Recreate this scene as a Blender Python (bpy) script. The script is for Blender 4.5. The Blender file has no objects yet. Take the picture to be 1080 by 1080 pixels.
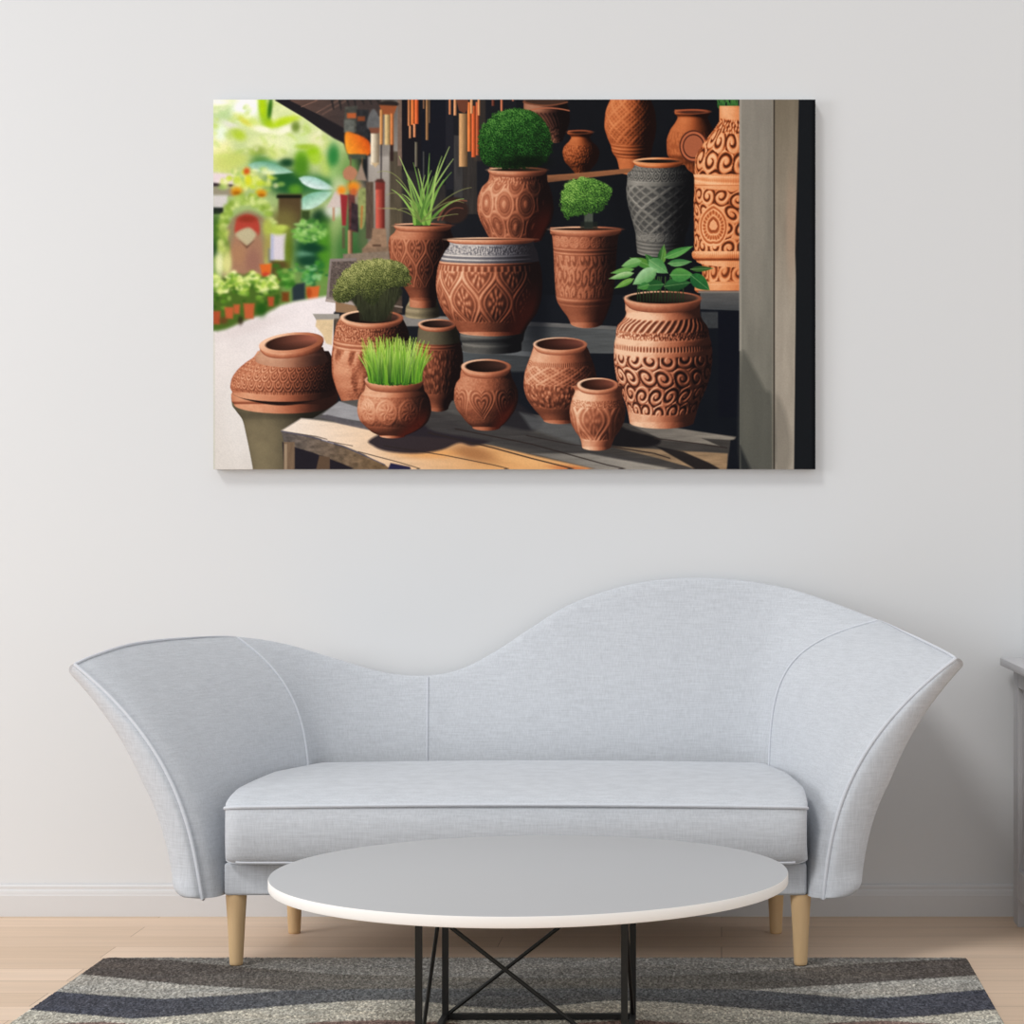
import bpy, bmesh
from mathutils import Vector
import math, random
import numpy as np

# ---------------------------------------------------------------- the printed picture
# A small software painter: it composes the print of the wall picture (pots on a
# wooden stand in front of a garden) as an array of colours, which becomes the
# colour of the flat print.
PX0, PX1, PY0, PY1 = 225.0, 860.0, 105.0, 495.0
SS = 1.5
PW, PH = int((PX1-PX0)*SS), int((PY1-PY0)*SS)
img = np.zeros((PH, PW, 3), np.float32)
GX, GY = np.meshgrid(PX0+(np.arange(PW)+.5)/SS, PY0+(np.arange(PH)+.5)/SS)
GX = GX.astype(np.float32); GY = GY.astype(np.float32)
RS = np.random.RandomState(7)

def c3(c): return np.array(c, np.float32)/255.0
def clamp(a, lo=0.0, hi=1.0): return np.minimum(np.maximum(a, lo), hi)
def sstep(a, b, x):
    t = clamp((x-a)/(b-a)); return t*t*(3-2*t)

def hash2(ix, iy, seed):
    h = (ix.astype(np.int64)*374761393 + iy.astype(np.int64)*668265263 + seed*1442695041) & 0xffffffff
    h = ((h ^ (h >> 13))*1274126177) & 0xffffffff
    return ((h ^ (h >> 16)) & 0xffff).astype(np.float32)/65535.0
def vnoise(x, y, seed=0):
    ix = np.floor(x); iy = np.floor(y); fx = x-ix; fy = y-iy
    fx = fx*fx*(3-2*fx); fy = fy*fy*(3-2*fy)
    a = hash2(ix, iy, seed); b = hash2(ix+1, iy, seed); c = hash2(ix, iy+1, seed); d = hash2(ix+1, iy+1, seed)
    return (a*(1-fx)+b*fx)*(1-fy)+(c*(1-fx)+d*fx)*fy
def fbm(x, y, seed=0, n=3):
    s = 0; w = .5; t = 0
    for k in range(n):
        s = s+w*vnoise(x, y, seed+k*17); t += w; x = x*2.03+3.1; y = y*2.03+1.7; w *= .5
    return s/t
def worley(x, y, seed=0):
    ix = np.floor(x); iy = np.floor(y); best = np.full(x.shape, 9.0, np.float32); cid = np.zeros(x.shape, np.float32)
    for dx in (-1, 0, 1):
        for dy in (-1, 0, 1):
            cx = ix+dx; cy = iy+dy
            px = cx+hash2(cx, cy, seed); py = cy+hash2(cx, cy, seed+91)
            d = np.hypot(px-x, py-y); m = d < best
            best = np.where(m, d, best); cid = np.where(m, hash2(cx, cy, seed+33), cid)
    return best, cid

def box(x0, y0, x1, y1):
    i0 = max(0, int((x0-PX0)*SS)-1); i1 = min(PW, int((x1-PX0)*SS)+2)
    j0 = max(0, int((y0-PY0)*SS)-1); j1 = min(PH, int((y1-PY0)*SS)+2)
    if i1 <= i0 or j1 <= j0: return None
    return (slice(j0, j1), slice(i0, i1))
def put(sl, col, a):
    col = np.asarray(col, np.float32)
    if col.ndim == 1: col = col[None, None, :]
    img[sl] = img[sl]*(1-a[..., None])+col*a[..., None]

def gblur(a, sig):
    r = max(1, int(sig*2.6)); k = np.exp(-.5*(np.arange(-r, r+1)/sig)**2); k /= k.sum()
    p = np.pad(a, ((r, r), (0, 0))+((0, 0),)*(a.ndim-2), mode='edge'); o = np.zeros_like(a)
    for i, w in enumerate(k): o += w*p[i:i+a.shape[0]]
    p = np.pad(o, ((0, 0), (r, r))+((0, 0),)*(a.ndim-2), mode='edge'); q = np.zeros_like(a)
    for i, w in enumerate(k): q += w*p[:, i:i+a.shape[1]]
    return q

def polymask(pts, x, y, soft):
    pts = [tuple(p) for p in pts]; n = len(pts)
    ins = np.zeros(x.shape, bool); dm = np.full(x.shape, 1e9, np.float32)
    for i in range(n):
        ax, ay = pts[i]; bx, by = pts[(i+1) % n]
        ex, ey = bx-ax, by-ay; L = ex*ex+ey*ey+1e-9
        t = clamp(((x-ax)*ex+(y-ay)*ey)/L)
        dm = np.minimum(dm, (x-ax-t*ex)**2+(y-ay-t*ey)**2)
        if abs(ey) > 1e-9:
            ins ^= ((ay > y) != (by > y)) & (x < ex*(y-ay)/ey+ax)
    d = np.sqrt(dm); d = np.where(ins, d, -d)
    return clamp(d/soft+.5)
def poly(pts, col, soft=.9, a=1.0, tex=0, seed=0, ts=(3, 3)):
    xs = [p[0] for p in pts]; ys = [p[1] for p in pts]
    sl = box(min(xs)-soft, min(ys)-soft, max(xs)+soft, max(ys)+soft)
    if sl is None: return
    x, y = GX[sl], GY[sl]
    m = polymask(pts, x, y, soft)*a
    c = c3(col)[None, None, :]*np.ones(x.shape+(1,), np.float32)
    if tex: c = c*(1+tex*2*(fbm(x/ts[0], y/ts[1], seed)-.5))[..., None]
    put(sl, c, m)
def grad_poly(pts, c0, c1, p0, p1, soft=.9, tex=0, seed=0, ts=(3, 3)):
    xs = [p[0] for p in pts]; ys = [p[1] for p in pts]
    sl = box(min(xs)-soft, min(ys)-soft, max(xs)+soft, max(ys)+soft)
    if sl is None: return
    x, y = GX[sl], GY[sl]; m = polymask(pts, x, y, soft)
    ex, ey = p1[0]-p0[0], p1[1]-p0[1]
    t = clamp(((x-p0[0])*ex+(y-p0[1])*ey)/(ex*ex+ey*ey))[..., None]
    c = c3(c0)*(1-t)+c3(c1)*t
    if tex: c = c*(1+tex*2*(fbm(x/ts[0], y/ts[1], seed)-.5))[..., None]
    put(sl, c, m)
def rect(x0, y0, x1, y1, col, soft=.9, a=1.0, tex=0, seed=0, ts=(3, 3)):
    poly([(x0, y0), (x1, y0), (x1, y1), (x0, y1)], col, soft, a, tex, seed, ts)
def ell(cx, cy, rx, ry, col, soft=1.0, a=1.0, rot=0):
    R = max(rx, ry)+soft*2
    sl = box(cx-R, cy-R, cx+R, cy+R)
    if sl is None: return
    x, y = GX[sl]-cx, GY[sl]-cy
    c, s = math.cos(rot), math.sin(rot); u = x*c+y*s; v = -x*s+y*c
    q = np.hypot(u/rx, v/ry); d = (1-q)*min(rx, ry)
    put(sl, c3(col), clamp(d/soft+.5)*a)
def blob(cx, cy, rx, ry, col, a=1.0, rot=0):
    R = max(rx, ry)*2.4
    sl = box(cx-R, cy-R, cx+R, cy+R)
    if sl is None: return
    x, y = GX[sl]-cx, GY[sl]-cy
    c, s = math.cos(rot), math.sin(rot); u = x*c+y*s; v = -x*s+y*c
    put(sl, c3(col), a*np.exp(-((u/rx)**2+(v/ry)**2)**1.6))
def stroke(pts, w0, w1, c0, c1=None, soft=.8, a=1.0):
    c1 = c1 or c0
    xs = [p[0] for p in pts]; ys = [p[1] for p in pts]; w = max(w0, w1)+soft
    sl = box(min(xs)-w, min(ys)-w, max(xs)+w, max(ys)+w)
    if sl is None: return
    x, y = GX[sl], GY[sl]; n = len(pts)-1
    best = np.full(x.shape, -1e9, np.float32); tt = np.zeros(x.shape, np.float32)
    for i in range(n):
        ax, ay = pts[i]; bx, by = pts[i+1]; ex, ey = bx-ax, by-ay
        t = clamp(((x-ax)*ex+(y-ay)*ey)/(ex*ex+ey*ey+1e-9))
        g = (i+t)/n; d = (w0+(w1-w0)*g)*.5-np.hypot(x-ax-t*ex, y-ay-t*ey)
        m = d > best; best = np.where(m, d, best); tt = np.where(m, g, tt)
    c = c3(c0)*(1-tt[..., None])+c3(c1)*tt[..., None]
    put(sl, c, clamp(best/soft+.5)*a)
def bez(p0, p1, p2, n=8):
    return [((1-t)**2*p0[0]+2*t*(1-t)*p1[0]+t*t*p2[0], (1-t)**2*p0[1]+2*t*(1-t)*p1[1]+t*t*p2[1]) for t in [i/n for i in range(n+1)]]
def crom(pts, n=5):
    out = []; k = len(pts)
    for i in range(k):
        p0, p1, p2, p3 = pts[i-1], pts[i], pts[(i+1) % k], pts[(i+2) % k]
        for j in range(n):
            t = j/n
            out.append(tuple(.5*(2*p1[a]+(p2[a]-p0[a])*t+(2*p0[a]-5*p1[a]+4*p2[a]-p3[a])*t*t+(3*p1[a]-p0[a]-3*p2[a]+p3[a])*t**3) for a in (0, 1)))
    return out
def spl1(xs, ys, q):
    """smooth monotone-ish 1-D interpolation"""
    xs = np.array(xs, float); ys = np.array(ys, float)
    d = np.diff(ys)/np.diff(xs); m = np.empty_like(ys); m[0] = d[0]; m[-1] = d[-1]
    m[1:-1] = np.where(d[:-1]*d[1:] > 0, 2*d[:-1]*d[1:]/(d[:-1]+d[1:]+1e-12), 0)
    i = np.clip(np.searchsorted(xs, q)-1, 0, len(xs)-2); h = xs[i+1]-xs[i]; t = np.clip((q-xs[i])/h, 0, 1)
    return ((1+2*t)*(1-t)**2*ys[i]+t*(1-t)**2*h*m[i]+t*t*(3-2*t)*ys[i+1]+t*t*(t-1)*h*m[i+1]).astype(np.float32)

# colour ramps of the fired clay (dark to light)
TERRA = [(0, (22, 14, 14)), (.22, (74, 40, 30)), (.42, (134, 74, 52)), (.62, (178, 108, 78)), (.8, (208, 144, 110)), (1, (240, 196, 162))]
ORANGE = [(0, (26, 14, 12)), (.22, (92, 44, 24)), (.42, (158, 80, 44)), (.62, (198, 112, 66)), (.8, (222, 146, 96)), (1, (246, 190, 144))]
DULL = [(0, (20, 14, 14)), (.25, (62, 38, 32)), (.5, (112, 70, 54)), (.72, (158, 106, 82)), (1, (204, 156, 126))]
GREYP = [(0, (16, 16, 18)), (.3, (48, 48, 48)), (.55, (88, 86, 82)), (.8, (132, 128, 120)), (1, (190, 184, 174))]
PALEG = [(0, (30, 28, 32)), (.35, (84, 82, 88)), (.6, (136, 132, 134)), (.85, (196, 188, 182)), (1, (226, 218, 210))]
OLIVE = [(0, (24, 22, 18)), (.4, (82, 74, 58)), (.7, (124, 112, 86)), (1, (184, 166, 132))]
def ramp(r, t):
    t = clamp(t); xs = [k[0] for k in r]
    return np.stack([np.interp(t, xs, [k[1][c]/255.0 for k in r]) for c in range(3)], -1).astype(np.float32)
LX, LY, LZ = -.62, -.42, .66

def ridge(d, w): return np.exp(-(d/w)**2)
def tri(x): return np.abs(x-np.round(x))

def pot(prof, e0, e1, pat=None, rampc=TERRA, amb=.30, dif=.62, rel=1.6, cav=.45, dark=0.0, glow=0.0, band=None, seed=0, grain=.10, rect_bounds=None):
    """prof: (y, left, right) down the silhouette; e0/e1: how far level rings sag at top/bottom"""
    ys = [p[0] for p in prof]; y0, y1 = ys[0], ys[-1]
    xl0 = min(p[1] for p in prof); xr0 = max(p[2] for p in prof)
    sl = box(xl0-2, y0-2, xr0+2, y1+abs(e1)+2)
    x, y = GX[sl], GY[sl]
    yy = clamp(y, y0, y1)
    # rings sag towards the viewer in the middle: find the ring of a pixel
    v = y.copy()
    for k in range(3):
        vc = clamp(v, y0, y1)
        l = spl1(ys, [p[1] for p in prof], vc); r = spl1(ys, [p[2] for p in prof], vc)
        cx = (l+r)/2; hw = (r-l)/2; s = clamp((x-cx)/hw, -1, 1); f = (vc-y0)/(y1-y0)
        v = y-(e0+(e1-e0)*f)*(np.sqrt(1-s*s))
    l = spl1(ys, [p[1] for p in prof], yy); r = spl1(ys, [p[2] for p in prof], yy)
    cx = (l+r)/2; hw = (r-l)/2
    s = (x-cx)/hw; inside = clamp((1-np.abs(s))*hw/.9+.35)
    inside = inside*clamp((y1-v)/.9+.5)*clamp((y-y0)/.9+.5)
    s = clamp(s, -.999, .999); z = np.sqrt(1-s*s); th = np.arcsin(s)/math.pi
    dr = np.gradient(hw, axis=0)*SS
    ny = -dr; nn = np.sqrt(1+ny*ny)
    t = (v-y0)/(y1-y0)
    h = np.full(x.shape, .75, np.float32) if pat is None else pat(th, t, x, y)
    h = h+grain*(fbm(x/1.3, y/1.3, seed+5)-.5)
    hp = np.pad(h, 1, mode='edge'); h = .4*h+.15*(hp[:-2, 1:-1]+hp[2:, 1:-1]+hp[1:-1, :-2]+hp[1:-1, 2:])
    gy, gx = np.gradient(h)
    gx = clamp(gx, -.28, .28); gy = clamp(gy, -.28, .28)
    rel = rel*(1-.75*sstep(.72, 1.0, np.abs(s)))
    nx_ = s/nn-gx*rel; ny_ = ny/nn-gy*rel; nz_ = z/nn
    q = np.sqrt(nx_**2+ny_**2+nz_**2)
    d = np.maximum(0, (nx_*LX+ny_*LY+nz_*LZ)/q)
    sh = (amb+dif*d)*(1-cav*(1-clamp(h*1.25)))
    sh = sh*(1-dark*sstep(-.35, .95, s))
    sh = .48+(sh-.48)*1.22-.05
    sh = sh*(.93+.14*fbm(x/7, y/7, seed))
    col = ramp(rampc, sh)
    if band is not None:
        for (t0, t1, rc) in band:
            m = (sstep(t0-.008, t0+.008, t)*(1-sstep(t1-.008, t1+.008, t)))[..., None]
            col = col*(1-m)+ramp(rc, sh)*m
    if glow:
        g = (glow*sstep(.05, .8, s)*sstep(.35, .8, t)*(1-sstep(.85, 1, np.abs(s))))[..., None]
        col = clamp(col+g*np.array([.30, .06, .02], np.float32))
    put(sl, col, inside)

def rim(cx, cy, rx, ry, th, rampc=TERRA, inner=(34, 20, 18), amb=.42, dif=.5, drop=3, dark=0.0, rot=0.0, glow=.0):
    """an open mouth seen a little from above: lip ring and the dark inside"""
    R = rx+4
    sl = box(cx-R, cy-ry-6, cx+R, cy+ry+drop+8)
    x, y = GX[sl]-cx, GY[sl]-cy
    if rot:
        c, s_ = math.cos(rot), math.sin(rot); x, y = x*c+y*s_, -x*s_+y*c
    s = clamp(x/rx, -1, 1); z = np.sqrt(1-s*s); drop = drop*(1-.7*np.abs(s)**9)
    # outer band of the lip
    m = clamp((rx-np.abs(x))/.9+.4)*clamp((y+ry*z)/.8+.5)*clamp((ry*z+drop-y)/.8+.5)
    tt = clamp((y-ry*z)/np.maximum(drop, .5))
    d = np.maximum(0, s*LX*.9+z*LZ-(tt-.3)*.8*.42*-1*LY)
    sh = (amb+dif*d)*(1-.45*tt)*(1-dark*sstep(-.3, .95, s))
    sh = sh*(.92+.16*fbm((x+cx)/3, (y+cy)/3, 3))
    put(sl, ramp(rampc, sh), m)
    # top of the lip
    q = np.hypot(x/rx, y/ry); mt = clamp((1-q)*ry/.8+.5)
    sh = (amb+dif*(.75-.25*s-.2*y/ry))*(1-dark*sstep(-.3, .95, s))
    put(sl, ramp(rampc, sh), mt)
    # inside
    rx2, ry2 = rx-th, max(ry-th*.42, .6)
    q = np.hypot(x/rx2, (y+th*.05)/ry2); mi = clamp((1-q)*ry2/.8+.5)
    k = clamp(.5+.5*x/rx2)
    ci = c3(inner)[None, None]*(.45+1.5*k*clamp(.9-y/ry2*.6))[..., None]
    put(sl, clamp(ci), mi)

# -- relief patterns: functions of angle, height (and pixel) giving 0..1
def p_ogee(n, rows, ph=0.0, lo=.05, hi=.95, w=.06, fl=1.0):
    def f(th, t, x, y):
        a = th*n+ph; b = t*rows
        q = .25-.25*np.cos(math.pi*b)
        d1 = tri(a-q); d2 = tri(a+q); d = np.minimum(d1, d2)
        h = .25+.75*ridge(d, w)+.45*ridge(d-w*2.3, w*.55)
        best = np.full(th.shape, 9.0, np.float32); ang = np.zeros(th.shape, np.float32)
        for k in (0, 1):
            ca = np.round(a-.5*k)+.5*k; cb = 2*np.round((b-(1-k))/2)+(1-k)
            u = (a-ca)*2.0; w_ = (b-cb)*.95; r_ = np.hypot(u, w_); m = r_ < best
            best = np.where(m, r_, best); ang = np.where(m, np.arctan2(w_, u), ang)
        pet = (.5+.5*np.cos(ang*8))*ridge(best-.36, .12)+(.5+.5*np.cos(ang*5))*ridge(best-.18, .07)+ridge(best, .08)
        h = h+fl*.6*pet*(best < .62)
        m = sstep(lo-.02, lo+.02, t)*(1-sstep(hi-.02, hi+.02, t))
        return clamp(h)*m+(1-m)*.8
    return f
def p_scroll(n, rows, lo=0, hi=1, turns=2.1, w=.35, seed=3, extra=None, base=.8):
    def f(th, t, x, y):
        a = th*n+.18*np.sin(t*rows*2.2); b = (t-lo)/(hi-lo)*rows
        best = np.full(th.shape, 9.0, np.float32); ang = np.zeros(th.shape, np.float32); sg = np.zeros(th.shape, np.float32)
        rb = np.floor(b)
        for db in (-1, 0, 1):
            r = rb+db; off = np.where((r.astype(int) % 2) == 0, 0.0, .5)
            ca = np.round(a-off)+off
            jx = (hash2(ca*2, r, seed)-.5)*.22; jy = (hash2(ca*2, r, seed+7)-.5)*.25
            dx = a-ca-jx; dy = (b-r-.5-jy)*1.0; q = np.hypot(dx, dy*.95); m = q < best
            best = np.where(m, q, best); ang = np.where(m, np.arctan2(dy, dx), ang)
            sg = np.where(m, np.where(hash2(ca*2, r, seed+11) > .5, 1.0, -1.0), sg)
        spi = np.cos(best*turns*2*math.pi-sg*ang+sg*.8)
        h = clamp(.5+.62*spi)**.8
        h = np.where(best < .11, 1.0, h)
        out = sstep(.52, .66, best)
        h = h*(1-out)+out*clamp(.5+.6*np.cos(ang*3+b*2))
        h = clamp(.10+.9*h)
        m = sstep(lo-.012, lo+.012, t)*(1-sstep(hi-.012, hi+.012, t))
        o = base if extra is None else extra(th, t, x, y)
        return h*m+(1-m)*o
    return f
def p_rough(sc, lo=0, hi=1, amp=1.0, base=.8, seed=2):
    def f(th, t, x, y):
        d, c = worley(th*sc*2.4, t*sc, seed)
        h = clamp(.15+.95*sstep(.65, .1, d)*(.6+.6*c))*amp+(1-amp)*.75
        m = sstep(lo-.012, lo+.012, t)*(1-sstep(hi-.012, hi+.012, t))
        return h*m+(1-m)*base
    return f
def rings(h, t, lst):
    for (p, w, g) in lst: h = h+g*ridge(t-p, w)
    return h
def combo(*fs):
    """(lo, hi, pattern) zones stacked down the pot"""
    def f(th, t, x, y):
        h = np.full(th.shape, .8, np.float32)
        for lo, hi, p in fs:
            m = sstep(lo-.01, lo+.01, t)*(1-sstep(hi-.01, hi+.01, t))
            if callable(p): h = h*(1-m)+m*p(th, t, x, y)
            else: h = h*(1-m)+m*p
        return h
    return f
def p_diag(n, k, w=.2):
    return lambda th, t, x, y: clamp(.15+.85*ridge(tri(th*n+t*k), w))
def p_diamond(n, rows, w=.07):
    def f(th, t, x, y):
        a = th*n; b = t*rows
        d = np.minimum(tri(a+b), tri(a-b)); e = np.minimum(tri((a+b)*3), tri((a-b)*3))
        return clamp(.25+.75*ridge(d, w)+.4*ridge(e, .16)+.25*fbm(x/1.1, y/1.1, 8))
    return f
def p_hearts(n, ph=0):
    def f(th, t, x, y):
        a = th*n+ph; u = (a-np.round(a))*2.05; v = (t-.60)*4.1
        q = np.hypot(u*1.0, v+.78*np.sqrt(np.abs(u)+1e-4)-.12)
        h = .30+.62*ridge(q-.98, .10)+.5*ridge(q-.72, .08)+.45*ridge(q-.45, .08)+.35*(q < .25)
        h = np.where(q > 1.1, .58+.12*vnoise(x/1.5, y/1.5, 3), h)
        g = .66+.30*(fbm(x/1.1, y/1.1, 4)-.5)
        m = sstep(.30, .34, t); h = g*(1-m)+h*m
        return clamp(np.where(t > .90, .62, h))
    return f
def p_rosettes(n, cy, ry, ph=0):
    def f(th, t, x, y):
        a = th*n+ph; u = (a-np.round(a))*2.2; v = (t-cy)/ry; q = np.hypot(u, v); an = np.arctan2(v, u)
        h = .35+.5*fbm(x/1.4, y/1.4, 6)+.5*ridge(q-.95, .1)+.25*ridge(q-.75, .06)+.4*(q < .7)*(.5+.5*np.cos(an*8+q*6))
        return clamp(h)
    return f
def p_scales(n, rows):
    def f(th, t, x, y):
        b = t*rows; r = np.floor(b); a = th*n+.5*(r.astype(int) % 2); u = (a-np.round(a))*2; v = b-r
        q = np.hypot(u*.9, v-.1)
        return clamp(.2+.8*ridge(tri(q*2.6), .24)+.1*v)
    return f
def p_leafy(sc, seed):
    def f(th, t, x, y):
        wx = th*sc*2.2+.9*fbm(th*sc*2, t*sc, seed+3); wy = t*sc*.9
        d, c = worley(wx, wy, seed)
        return clamp(.12+.62*sstep(.62, .05, d)*(.45+.75*c)+.38*vnoise(wx*2.2, wy*2.2, seed+4))
    return f
def p_vine(n, rows, seed):
    g = p_scroll(n, rows, 0, 1, 1.8, seed=seed)
    def f(th, t, x, y):
        return clamp(.34+.5*g(th, t, x, y)+.28*(fbm(x/1.2, y/1.2, seed)-.5))
    return f
def p_groove(sc, seed):
    def f(th, t, x, y):
        w = vnoise(th*sc*1.6+t*2.5+.8*vnoise(th*4, t*7, seed+2), t*sc*.28, seed)
        return clamp(.25+.55*sstep(.25, .7, w)+.5*(fbm(x/1.3, y/1.3, seed+1)-.5)+.2)
    return f
def p_eyes(n, rows):
    def f(th, t, x, y):
        b = t*rows; best = np.full(th.shape, 9.0, np.float32); a = th*n
        for k in (-1, 0, 1):
            r = np.floor(b)+k; off = np.where((r.astype(int) % 2) == 0, 0.0, .5)
            ca = np.round(a-off)+off; q = np.hypot((a-ca)*1.9, (b-r-.5)*1.25)
            best = np.minimum(best, q)
        h = .25+.75*ridge(best-.8, .13)+.35*ridge(best-.56, .07)+.9*ridge(best, .24)+.18*ridge(best-.38, .05)
        return clamp(h+.12*(fbm(x/1.3, y/1.3, 9)-.5))
    return f

def bush(pts, dark, mid, light, cell=2.0, seed=0, lx=-.5, ly=-.8, shade=.55, soft=2.5):
    xs = [p[0] for p in pts]; ys = [p[1] for p in pts]
    x0, x1, y0, y1 = min(xs), max(xs), min(ys), max(ys)
    sl = box(x0-4, y0-4, x1+4, y1+4); x, y = GX[sl], GY[sl]
    wob = 2.6*(fbm(x/2.2, y/2.2, seed)-.5)*2
    m = clamp(polymask(pts, x+wob, y+wob*.7, soft)*1.6-.3)
    d, c = worley(x/cell, y/cell, seed)
    gx = (x-(x0+x1)/2)/((x1-x0)/2); gy = (y-(y0+y1)/2)/((y1-y0)/2)
    big = clamp(.5+shade*(gx*lx+gy*ly)*.8)
    clump = fbm(x/(cell*3.3), y/(cell*3.3), seed+9)
    t = clamp(big*.75+.5*(clump-.4)+.5*(sstep(.75, .1, d)-.45)*(.4+c))
    t = t+.34*(vnoise(x/.9, y/.9, seed+40)-.5)
    t = clamp((t-.42)*1.1+.33)
    a = c3(dark); b = c3(mid); e = c3(light); tt = t[..., None]
    col = np.where(tt < .5, a+(b-a)*tt*2, b+(e-b)*(tt-.5)*2)
    put(sl, col, m)
def leaf(p0, p1, w, c0, c1, bend=0.0, vein=None):
    ax, ay = p0; bx, by = p1; L = math.hypot(bx-ax, by-ay); ux, uy = (bx-ax)/L, (by-ay)/L; nx, ny = -uy, ux
    up = []; dn = []
    for i in range(9):
        t = i/8; prof_ = w*(math.sin(math.pi*t**.75))**.9 if 0 < t < 1 else 0
        m = bend*math.sin(math.pi*t)
        cx, cy = ax+ux*L*t+nx*m, ay+uy*L*t+ny*m
        up.append((cx+nx*prof_, cy+ny*prof_)); dn.append((cx-nx*prof_, cy-ny*prof_))
    grad_poly(up+dn[::-1], c0, c1, (ax+nx*w, ay+ny*w), (ax-nx*w, ay-ny*w), soft=.9, tex=.08, seed=int(ax))
    mid = [((u[0]+d_[0])/2, (u[1]+d_[1])/2) for u, d_ in zip(up, dn)]
    if vein: stroke(mid, .7, .3, vein, a=.6)
SUN_E, TOP_E, WIN_E, WORLD_E = .92, 0.0, 52.0, .73
PRINT_GAIN, RUG_GAIN = 1.07, .97

def paint_picture():
    global img
    R = random.Random(11)
    # ------------------------------------------------ garden, out of focus
    img[:] = c3((150, 172, 96))
    t = clamp((GY-105)/240)[..., None]
    img[:] = c3((214, 222, 168))*(1-t)+c3((96, 128, 66))*t
    B = blob
    B(232, 160, 14, 26, (228, 226, 170)); B(240, 122, 18, 10, (182, 204, 150)); B(262, 112, 16, 12, (240, 244, 246)); B(255, 120, 10, 9, (238, 240, 248))
    B(230, 108, 14, 4, (242, 244, 226)); B(233, 140, 8, 10, (222, 232, 212)); B(262, 128, 16, 6, (206, 220, 130), rot=.5)
    B(246, 134, 14, 4, (216, 216, 202), rot=.5); B(258, 128, 12, 3, (206, 206, 96), rot=.6); B(252, 142, 9, 6, (176, 198, 70), rot=.5)
    B(280, 150, 18, 8, (214, 220, 166)); B(300, 152, 22, 9, (222, 226, 182)); B(285, 162, 16, 8, (208, 216, 146)); B(318, 150, 16, 12, (202, 216, 160))
    B(334, 150, 9, 13, (220, 220, 176)); B(238, 172, 16, 12, (196, 202, 120)); B(250, 168, 14, 8, (190, 200, 116)); B(272, 160, 10, 6, (150, 168, 88))
    for k in range(90):
        x, y = R.uniform(226, 345), R.uniform(108, 178)
        c = R.choice([(196, 210, 120), (224, 228, 180), (170, 192, 96), (232, 232, 200), (184, 206, 112)])
        B(x, y, R.uniform(2, 7), R.uniform(1.5, 4), c, a=.45, rot=R.uniform(-1, 1))
    # palm fronds
    B(279, 118, 6, 18, (146, 184, 56), rot=-.12); B(277, 112, 4, 14, (172, 200, 40), rot=-.1); B(285, 115, 2.5, 14, (64, 110, 40), rot=.1)
    B(284, 132, 5, 7, (160, 190, 40)); B(302, 127, 14, 4, (188, 210, 60), rot=-.2); B(295, 131, 10, 3, (176, 204, 50), rot=-.3)
    B(278, 137, 14, 4, (232, 232, 206), rot=.2); B(302, 137, 14, 4, (234, 234, 208), rot=-.35); B(312, 134, 5, 6, (120, 140, 70))
    B(330, 161, 9, 8, (150, 190, 44)); B(318, 168, 7, 10, (120, 168, 50)); B(322, 155, 10, 3, (158, 186, 70)); B(333, 168, 8, 6, (164, 196, 70))
    # banana leaves and deep shade
    B(300, 190, 17, 12, (44, 84, 50)); B(310, 195, 26, 14, (46, 92, 58)); B(275, 170, 11, 7, (100, 140, 78)); B(282, 175, 16, 6, (94, 150, 118))
    B(303, 172, 9, 5, (44, 80, 54)); B(318, 176, 9, 12, (88, 136, 48)); B(312, 200, 8, 6, (96, 146, 56)); B(340, 196, 18, 12, (64, 116, 72))
    leaf((262, 174), (310, 182), 6, (186, 214, 196), (112, 162, 136)); leaf((315, 188), (354, 200), 6, (214, 226, 224), (150, 190, 178))
    leaf((313, 219), (352, 202), 8, (196, 220, 204), (126, 176, 152)); B(345, 175, 8, 12, (176, 196, 110)); B(352, 165, 7, 14, (60, 130, 72)); B(356, 185, 8, 10, (150, 184, 116))
    # hut with its roof on the left
    poly([(225, 182), (246, 184), (247, 195), (225, 194)], (218, 204, 206), 3); poly([(225, 193), (248, 195), (250, 198), (225, 197)], (64, 54, 60), 1.5)
    rect(225, 197, 246, 207, (148, 142, 124), 2.5); rect(225, 206, 240, 221, (200, 196, 194), 3); rect(225, 219, 236, 226, (48, 52, 50), 2)
    B(225, 250, 9, 22, (26, 52, 40)); B(229, 245, 6, 18, (84, 118, 54)); rect(294, 205, 318, 240, (92, 78, 58), 3); rect(292, 206, 318, 209, (36, 40, 34), 2)
    B(300, 235, 16, 16, (118, 110, 70)); B(338, 230, 10, 10, (40, 66, 50)); rect(318, 222, 327, 240, (70, 84, 52), 3)
    # flower arch
    for k in range(70):
        x, y = R.gauss(262, 15), R.gauss(190, 6)
        B(x, y, R.uniform(2, 5), R.uniform(2, 4), R.choice([(202, 214, 108), (226, 228, 176), (188, 204, 70), (214, 216, 150), (154, 184, 96)]), a=.7)
    for (x, y, r) in ((250, 202, 5.5), (276, 204, 4.8)): B(x, y, r+1, r-.5, (206, 146, 44)); B(x, y+2, r-1, r-3, (166, 108, 34))
    B(260.5, 181, 3.6, 4.2, (196, 96, 48)); B(262, 190, 4, 6, (206, 206, 60))
    poly(crom([(238, 335), (236, 262), (242, 235), (262, 222), (283, 235), (291, 262), (291, 335)]), (146, 132, 104), 4)
    for k in range(150):
        a = R.uniform(math.pi*.92, math.pi*2.08); rr = R.uniform(.88, 1.16)
        x, y = 262+27*rr*math.cos(a), 246+35*rr*math.sin(a)
        B(x, y, R.uniform(2, 4.5), R.uniform(2, 4), R.choice([(176, 196, 110), (150, 176, 84), (200, 212, 140), (126, 152, 66)]), a=.6)
    for k in range(60):
        x, y = R.choice([R.gauss(237, 4), R.gauss(291, 4)]), R.uniform(240, 282)
        B(x, y, 3.5, 4.5, R.choice([(176, 192, 100), (140, 162, 76), (204, 210, 140), (110, 138, 60)]), a=.6)
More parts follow.
